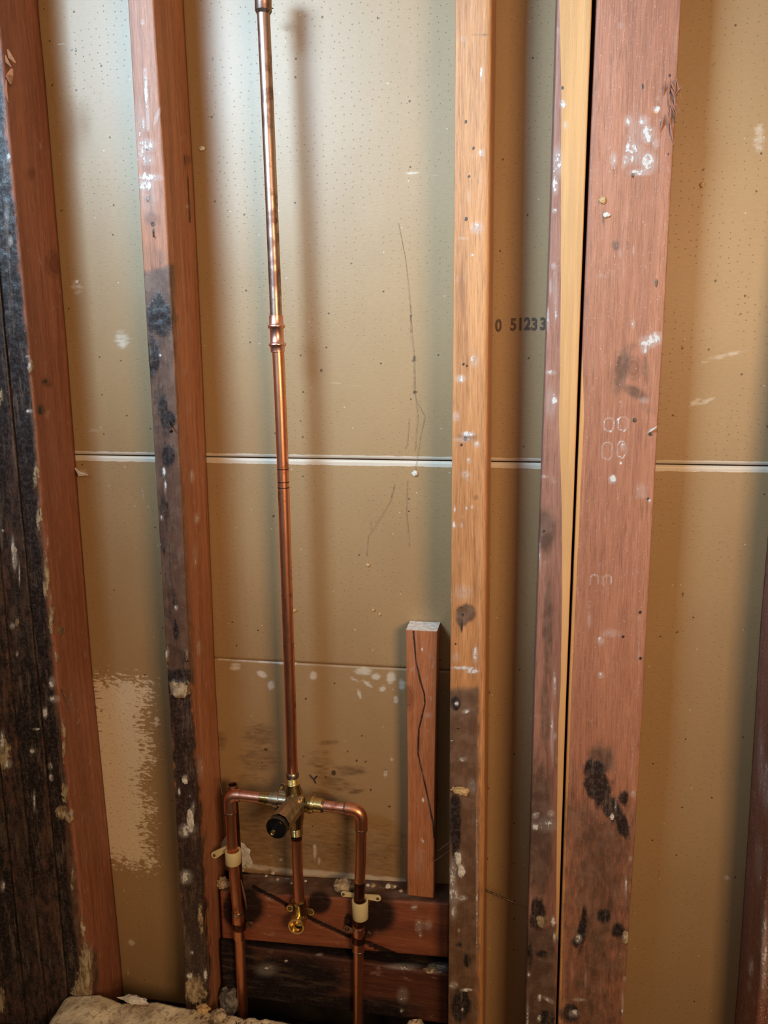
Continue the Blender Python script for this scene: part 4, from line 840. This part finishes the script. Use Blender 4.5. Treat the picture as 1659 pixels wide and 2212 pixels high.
# copper tube straps
def strap(u, v, ears, label):
    st = empty('pipe_strap', P(u, v, YP)); tag(st, label, 'pipe strap')
    q = along(P(u-.3, v-9, YP), P(u+.3, v+9, YP), [(0, R+.0011), (0.0002, R+.0024), (.0105, R+.0024), (.0107, R+.0011)])
    ring_stack('band', q, COPPER_DARK, st)
    for (eu, ev, ang, ln) in ears:
        e, h = ear('ear', eu, ev, YB1-.0025, ang, ln, .0056, .0022, COPPER_OLD, st); eye(e, h, .0034, RUST)
strap(517.5, 2001, [(527, 1996, math.radians(4), .016)], 'copper strap with one ear holding the left supply pipe to the scorched board')
strap(774.7, 2029, [(768, 2012, math.radians(168), .019), (781, 2018, math.radians(8), .016)], 'copper strap with two screwed ears around the right supply pipe')
# cartridge sleeve pointing out of the wall
ax0 = pp(641, 1733, YP-.004); ax1 = pp(596, 1790, YP-.074); ad = (ax1-ax0).normalized()
L = (ax1-ax0).length
def frame(d):
    u_ = (Vector((0, 0, 1))-d*d.z).normalized(); return u_, d.cross(u_)
uu, ww = frame(ad)
def partial(name, a, b, r, a0, a1, th, mat, parent, n=14, facets=False, flare=1.0):
    V = []; F = []
    for (pt, k) in ((a, 1.0), (b, flare)):
        for i in range(n+1):
            an = a0+(a1-a0)*i/n; c_ = uu*math.cos(an)+ww*math.sin(an)
            V.append(pt+c_*(r*k)); V.append(pt+c_*(r*k-th))
    m = 2*(n+1)
    for i in range(n):
        o0, i0, o1, i1 = 2*i, 2*i+1, 2*i+2, 2*i+3
        F += [(o0, o1, m+o1, m+o0), (i1, i0, m+i0, m+i1), (o1, o0, i0, i1), (m+o0, m+o1, m+i1, m+i0)]
    F += [(0, m, m+1, 1), (2*n, 2*n+1, m+2*n+1, m+2*n)]
    return mk(name, V, F, mat, parent, not facets, a)
ct = sweep('cartridge_housing', [ax0-ad*.006, ax0+ad*.010, ax0+ad*.018, ax0+ad*.0182], [.0145, .0145, .0135, .011], BRASS, plumb, 32)
partial('steel_sleeve', ax0+ad*.006, ax0+ad*(L*.84), .0158, math.radians(-150), math.radians(75), .0009, STEEL, ct, 6, True)
partial('steel_sleeve', ax0+ad*.006, ax0+ad*(L*.76), .0156, math.radians(80), math.radians(200), .0009, STEEL, ct, 4, True)
sweep('cartridge_core', [ax0+ad*.01, ax0+ad*(L*.9)], .0060, BLACKP, ct, 24)
disc = sweep('valve_disc', [ax0+ad*(L*.88), ax0+ad*(L*.88+.0001), ax0+ad*(L*.97), ax0+ad*L], [.010, .0150, .0152, .0148], BLACKP, ct, 40)
sweep('disc_rim', [ax0+ad*(L*.955), ax0+ad*(L*.965)], [.0154, .0154], STEEL, ct, 40, cap=False)
stem0 = ax0+ad*L
sweep('stem', [stem0-ad*.001, stem0+ad*.009], .0046, BLACKP, ct, 6)
sweep('stem_tip', [stem0+ad*.007, stem0+ad*.0115, stem0+ad*.0118, stem0+ad*.0112], [.0036, .0036, .0020, .0014], BRASS_BRIGHT, ct, 8)
for k in range(3):
    an = math.radians(60+k*26); c_ = uu*math.cos(an)+ww*math.sin(an)
    sweep('fin', [ax0+ad*(L*.62)+c_*.009, ax0+ad*(L*.96)+c_*.011], .0011, STEEL, ct, 8)
# mounting bracket with two screws, and lug behind the left arm
def plate(name, pts, th, mat, parent):
    n = len(pts); c_ = [P(*q) for q in pts]; V = c_+[p_+Vector((0, th, 0)) for p_ in c_]
    F = [tuple(range(n)), tuple(range(2*n-1, n-1, -1))]+[(i, n+i, n+(i+1) % n, (i+1) % n) for i in range(n)]
    o = mk(name, V, F, mat, parent, False); m = o.modifiers.new('bevel', 'BEVEL'); m.width = .0005; m.segments = 2
    return o
YK = YP-.0165
plate('bracket', [(640, 1731, YK), (646, 1722, YK), (650, 1720, YK), (655, 1724, YK), (656, 1752, YK-.002), (646, 1752, YK-.004), (643, 1740, YK-.002)], .0014, STEEL, vb)
hh = P(649.5, 1726.5, YK); eye(vb, hh, .0026, BRASS_BRIGHT)
plate('bracket', [(603, 1700, YP+.004), (606, 1693, YP+.004), (612, 1692, YP+.004), (616, 1696, YP+.004), (616, 1713, YP+.003), (603, 1712, YP+.003)], .002, STEEL, vb)
eye(vb, P(607, 1703, YP+.003), .0024, BRASS_BRIGHT)
plate('bracket', [(591, 1738, YP-.006), (603, 1738, YP-.006), (605, 1752, YP-.008), (594, 1751, YP-.008)], .002, BRASS, vb)
plate('bracket', [(657, 1744, YP-.006), (668, 1745, YP-.006), (668, 1756, YP-.008), (657, 1755, YP-.008)], .002, BRASS, vb)

# old cut copper stub standing behind the left supply pipe
stub = empty('copper_stub', pp(528, 1965, YP+.028)); tag(stub, 'old dark copper pipe stub with open cut top behind the left supply pipe', 'pipe')
tube_open('pipe', pp(519, 1965, -0.036-.014), pp(502, 1696, -0.050+.0), .0070, .0011, COPPER_DARK, stub, 32, .025)
tube_open('collar', pp(503, 1712, -0.050), pp(502, 1694.5, -0.050), .0078, .0016, COPPER_OLD, stub, 32, .012)
sliver('pipe_edge', stub, [pp(520, 1900, -.058), pp(528, 1935, -.06), pp(533, 1964, -.062)], .0022, COPPER_OLD)

# torn pale paper flakes behind the left supply pipe
YQ = -0.006
fk = plate('paper_flake', [(512, 1818, YQ-.004), (526, 1822, YQ-.004), (533, 1831, YQ-.003), (541, 1836, YQ-.004), (539, 1848, YQ-.006), (545, 1862, YQ-.004), (546, 1872, YQ-.002), (536, 1876, YQ-.003), (530, 1868, YQ-.004), (520, 1872, YQ-.003), (508, 1862, YQ-.002)], .0012, PLASTER, None)
tag(fk, 'torn pale paper flake right of the left supply pipe clamp', 'paper flake')
fk = plate('paper_flake', [(470, 1834, YQ-.006), (478, 1820, YQ-.007), (488, 1806, YQ-.006), (494, 1818, YQ-.005), (493, 1836, YQ-.005), (482, 1840, YQ-.006)], .0012, PLASTER, None)
tag(fk, 'torn pale paper flake showing left of the left supply pipe above the clamp', 'paper flake')

# cream plastic clamps
def ring_mesh(name, a_, b_, ro, ri, mat, parent, seg=44):
    d_ = (b_-a_).normalized(); u_ = (Vector((0, -1, 0))-d_*Vector((0, -1, 0)).dot(d_)).normalized(); w_ = d_.cross(u_); V = []; F = []
    H = (b_-a_).length
    pr = [(0, ri), (0, ro-.0007), (.0007, ro), (H-.0007, ro-.0004), (H, ro-.001), (H, ri)]
    for (t_, r_) in pr:
        for k in range(seg):
            an = 2*math.pi*k/seg; V.append(a_+d_*t_+(u_*math.cos(an)+w_*math.sin(an))*r_)
    n = len(pr)
    for i in range(n):
        j = (i+1) % n
        for k in range(seg):
            k2 = (k+1) % seg; F.append((i*seg+k, i*seg+k2, j*seg+k2, j*seg+k))
    return mk(name, V, F, mat, parent, True, a_)
def clamp(u, v, h, ears, label):
    root = empty('pipe_clamp', P(u, v, YP)); tag(root, label, 'pipe clamp')
    ring_mesh('ring', P(u-.5, v-h/2, YP-.0015), P(u+.7, v+h/2, YP-.0015), .0121, .0092, CREAM, root)
    for (eu, ev, Y, ang, ln, w) in ears:
        e, hh_ = ear('ear', eu, ev, Y, ang, ln, w, .0028, CREAM, root); eye(e, hh_, .0021, RUST)
clamp(503.5, 1850, 28, [(490, 1832, YP+.004, math.radians(214), .030, .0056)], 'cream plastic clamp on the left supply pipe with its ear bent out to the left')
clamp(778, 1963, 38, [(770, 1935, YP+.010, math.radians(177), .024, .0042), (786, 1936, YP+.010, math.radians(-1), .026, .0048)], 'cream plastic clamp with two ears on the right supply pipe')

# ------------------------------------------------------------------ nails, ties, cobweb, crumbs on the board
nail('nail', 1036, 1918, -0.060, 1110, 1949, -0.052, r=.0013, cat='nail', label='long thin nail sticking out to the right of the orange stud low down')
nail('nail', 974, 1836, -0.050, 936, 1862, -0.055, r=.0010, cat='nail', head=False, label='lower of two thin nails sticking out left of the orange stud towards the loose block')
nail('nail', 974, 1818, -0.050, 946, 1838, -0.055, r=.0010, cat='nail', head=False, label='upper of two thin nails sticking out left of the orange stud towards the loose block')
nail('nail', 473, 1682, -0.045, 482, 1725, -0.052, r=.0009, cat='nail', head=False, label='thin nail hanging off the reddish stud beside the open copper stub')
nail('nail', 134, 1490, -0.092, 153, 1535, -0.098, r=.0010, cat='nail', head=False, label='thin nail at the mortar crusted edge of the far left corner stud')
nail('nail', 571, 14, -0.030, 586, 4, -0.035, r=.0012, cat='wire tie', head=False, label='upper wire end beside the top pipe coupling')
nail('nail', 571, 15, -0.030, 590, 18, -0.035, r=.0012, cat='wire tie', head=False, label='lower wire end beside the top pipe coupling')
for o in list(COL.objects):
    if o.get('category') == 'wire tie': o.name = 'wire_tie'
cw = []
for k, (pts) in enumerate([[(884, 640), (888, 690), (891, 740), (895, 780), (897, 850), (902, 900), (896, 975)], [(884, 905), (880, 960), (874, 970)], [(897, 860), (918, 900), (908, 940), (897, 1020)], [(860, 480), (876, 560), (884, 640)], [(852, 1045), (845, 1080), (820, 1120), (795, 1160), (792, 1200)], [(880, 1035), (878, 1100), (884, 1180)]]):
    cw.append(pts)
def web(paths):
    V = []; F = []
    for pts in paths:
        P3 = [P(u, v, -.0014+0.0006*math.sin(i*2.1)) for i, (u, v) in enumerate(pts)]
        n0 = len(V)
        for i, p_ in enumerate(P3):
            r_ = .00022
            for k in range(3): V.append((p_.x+r_*math.cos(k*2.1), p_.y+r_*math.sin(k*2.1), p_.z))
        for i in range(len(P3)-1):
            for k in range(3):
                a_ = n0+i*3+k; b_ = n0+i*3+(k+1) % 3; F.append((a_, b_, b_+3, a_+3))
    o = mk('cobweb', V, F, WEB); tag(o, 'thin dusty cobweb strands hanging down the drywall left of the orange stud', 'cobweb')
web(cw)
for k, (u, v, r, m, lab) in enumerate([
    (896, 1022, 7, PLASTER, 'pale crumb stuck just under the white seam below the cobweb'), (794, 1220, 5, GLUE, 'tan crumb stuck to the drywall midway between seam and wood block'),
    (1517, 398, 5, GLUE, 'tan crumb stuck to the upper drywall right of the wide stud'), (437, 321, 6, PLASTER, 'pale crumb on the upper drywall just right of the reddish pinkish-topped stud'),
    (636, 1318, 5, GLUE, 'tan crumb on the drywall right beside the riser pipe above the cut line'), (806, 1318, 4, GLUE, 'tiny tan crumb above and left of the wood block, upper of a pair'),
    (820, 1327, 4, GLUE, 'tiny tan crumb above and left of the wood block, lower of a pair'), (166, 610, 5, PLASTER, 'pale crumb on the upper drywall in the far left bay')]):
    o = rock('debris_crumb', None, u, v, -.0012, r*.00062, r*.00035, r*.00055, m, 130+k, amp=.6, sub=2)
    tag(o, lab, 'debris', 'crumbs stuck to the drywall')
# paper fuzz at the left end of the seam
sliver('paper_scrap', None, [P(163, 1012, -.003), P(172, 1024, -.010), P(190, 1026, -.008)], .004, PLASTER)
tag(COL.objects['paper_scrap'], 'curled pale scrap of torn drywall paper beside the far left stud under the seam', 'paper scrap')

# ------------------------------------------------------------------ writing on the drywall
def text(name, s_, u, v, hpx, mat, parent, italic=0.0, bold=0.0, yy=-0.0006, sx=1.0, rot=0.0):
    cu = bpy.data.curves.new(name, 'FONT'); cu.body = s_; cu.size = 1.0; cu.extrude = 0.0; cu.offset = bold
    ob = bpy.data.objects.new(name, cu); COL.objects.link(ob)
    bpy.context.view_layer.update()
    dg = bpy.context.evaluated_depsgraph_get(); me = bpy.data.meshes.new_from_object(ob.evaluated_get(dg))
    co = np.array([q.co[:] for q in me.vertices]); COL.objects.unlink(ob); bpy.data.objects.remove(ob)
    x0_, x1_ = co[:, 0].min(), co[:, 0].max(); y0_, y1_ = co[:, 1].min(), co[:, 1].max()
    c = P(u, v, 0); hm = hpx/F_PX*1.066*1.03; k = hm/(y1_-y0_)
    cx, cy = (co[:, 0]-(x0_+x1_)/2)*k*sx, (co[:, 1]-(y0_+y1_)/2)*k
    X = c.x+cx*math.cos(rot)-cy*math.sin(rot)+italic*cy; Z = c.z+cx*math.sin(rot)+cy*math.cos(rot)
    V = np.c_[X, np.full(len(X), yy), Z]
    F = [tuple(p_.vertices) for p_ in me.polygons]
    o = mk(name, V, F, mat, parent, False)
    sol = o.modifiers.new('thick', 'SOLIDIFY'); sol.thickness = 0.0002
    return o
upsheet = M_UPo
for ch, u, v in (('0', 1077, 703), ('5', 1109, 701), ('1', 1124.5, 700), ('2', 1139, 699), ('3', 1154, 700), ('3', 1172.5, 699)):
    text('printed_digit', ch, u, v, 25, INK, upsheet, bold=0.03, sx=0.78)
# handwritten Y mark
for pts in ([(669, 1674), (678, 1684), (682, 1692)], [(685, 1676), (678, 1684), (672, 1678.5)]):
    sweep('marker_stroke', [P(*q, -0.0018) for q in pts], .0011, MARKER, patch, 6)

# ------------------------------------------------------------------ mortar ledge at the bottom left
def ledge():
    zl = P(250, 2160, YF-.004).z; x_l = P(134, 2152, YF).x; x_r = P(700, 2200, YF).x
    y_b, y_f = YF-.0045, YF-0.30
    nx, ny = 230, 110; xs = np.linspace(x_l, x_r, nx); ts = np.linspace(0, 1, ny)
    # back edge height taken from the outline of the broken mortar
    ou = [(110, 2170), (135, 2160), (150, 2152), (180, 2150), (215, 2149), (240, 2158), (262, 2168), (300, 2166), (340, 2165), (400, 2178), (450, 2184), (520, 2198), (600, 2206), (640, 2213), (720, 2232)]
    q = [P(u, v, y_b) for u, v in ou]
    zb_ = np.interp(xs, [a.x for a in q], [a.z for a in q])
    X = np.repeat(xs, ny); T = np.tile(ts, nx); Zb = np.repeat(zb_, ny)
    Y = y_b+(y_f-y_b)*T
    n1 = fbm(np.c_[X*22, Y*22, X*0], 71, 4); n2 = fbm(np.c_[X*90, Y*90, X*0], 75, 3)
    rough = np.clip((X-P(330, 2180, YF).x)/.10, 0.15, 1)
    Z = Zb-0.02*T+0.008*n1*np.minimum(1, T*9+.15)+0.0045*n2*rough
    # broken left end and rounded back lip
    e = np.clip((X-x_l)/.012, 0, 1); Z = Z-(1-e)**2*.012
    X = X+(1-np.clip((X-x_l)/.02, 0, 1))*0.005*fbm(np.c_[Y*40, Y*0, Y*0], 5)
    V = np.c_[X, Y, Z]; A = np.arange(nx*ny).reshape(nx, ny)
    F = np.stack([A[:-1, :-1], A[:-1, 1:], A[1:, 1:], A[1:, :-1]], -1).reshape(-1, 4).tolist()
    ring = list(A[:, 0])+list(A[-1, 1:])+list(A[-2::-1, -1])+list(A[0, -2:0:-1]); n = len(ring); base = len(V)
    B = V[ring].copy(); B[:, 2] = Z_FLOOR+.0005; V = np.vstack([V, B])
    for i in range(n):
        j = (i+1) % n; F.append((ring[i], ring[j], base+j, base+i))
    F.append(tuple(base+i for i in range(n)))
    s = NT('broken_mortar_bed'); tc = s.n('TexCoord').outputs['Object']
    a = s.noise(tc, 28, 5, .6); b = s.noise(tc, 90, 5, .65); c = s.noise(tc, 400, 3)
    spx = s.n('SeparateXYZ'); s.t.links.new(s.n('NewGeometry').outputs['Position'], spx.inputs[0])
    right = s.step(spx.outputs['X'], float(P(360, 2180, YF).x), float(P(500, 2180, YF).x))
    col = s.mix(s.step(a, .38, .62), (0.60, 0.48, 0.32), (0.84, 0.72, 0.52))
    col = s.mix(s.math('MULTIPLY', s.step(b, .54, .60), s.fmix(right, .45, .95)), col, (0.11, 0.055, 0.025))
    col = s.mix(s.math('MULTIPLY', s.step(b, .40, .34), right), col, (0.055, 0.03, 0.018))
    m = s.done(col, .92, s.bump(s.math('ADD', b, s.math('MULTIPLY', c, .3)), .9, .004))
    o = mk('mortar_ledge', V, F, m, None, True, (float((x_l+x_r)/2), (y_b+y_f)/2, Z_FLOOR))
    tag(o, 'broken tan mortar ledge across the bottom left in front of the studs', 'mortar ledge')
ledge()
for k, (u, v, Y, a_, b_, c_, m, lab) in enumerate([
    (290, 2160, YF-.014, .020, .006, .005, PLASTER, 'pale flat mortar flake on the back of the mortar ledge'),
    (440, 2180, YF-.016, .010, .007, .006, GLUE, 'brown chip on the mortar ledge in front of the blackened stud foot'),
    (475, 2192, YF-.020, .012, .008, .007, MORTAR, 'rough tan rubble piece near the right end of the mortar ledge')]):
    tag(rock('rubble_piece', None, u, v, Y, a_, b_, c_, m, 150+k, amp=.6), lab, 'rubble')
_t = P(898, 2204, -0.066); _h = (_t.z-Z_SOLE)/2; _u, _v = px(np.array([[_t.x, -0.066, Z_SOLE+_h]]))
mc = rock('mortar_chunk', None, float(_u[0]), float(_v[0]), -0.066, .021, .016, _h*1.02, MORTAR, 160, amp=.22)
tag(mc, 'grey mortar chunk at the bottom edge of the photo left of the orange stud foot', 'rubble')
# dark folded debris at the foot of the left bay corner
tag(rock('rubble_piece', None, 497, 2160, -0.06, .016, .012, .022, bpy.data.materials['dusty_rubble'], 171, amp=.6), 'dark rubble in the black corner beside the foot of the left supply pipe', 'rubble')
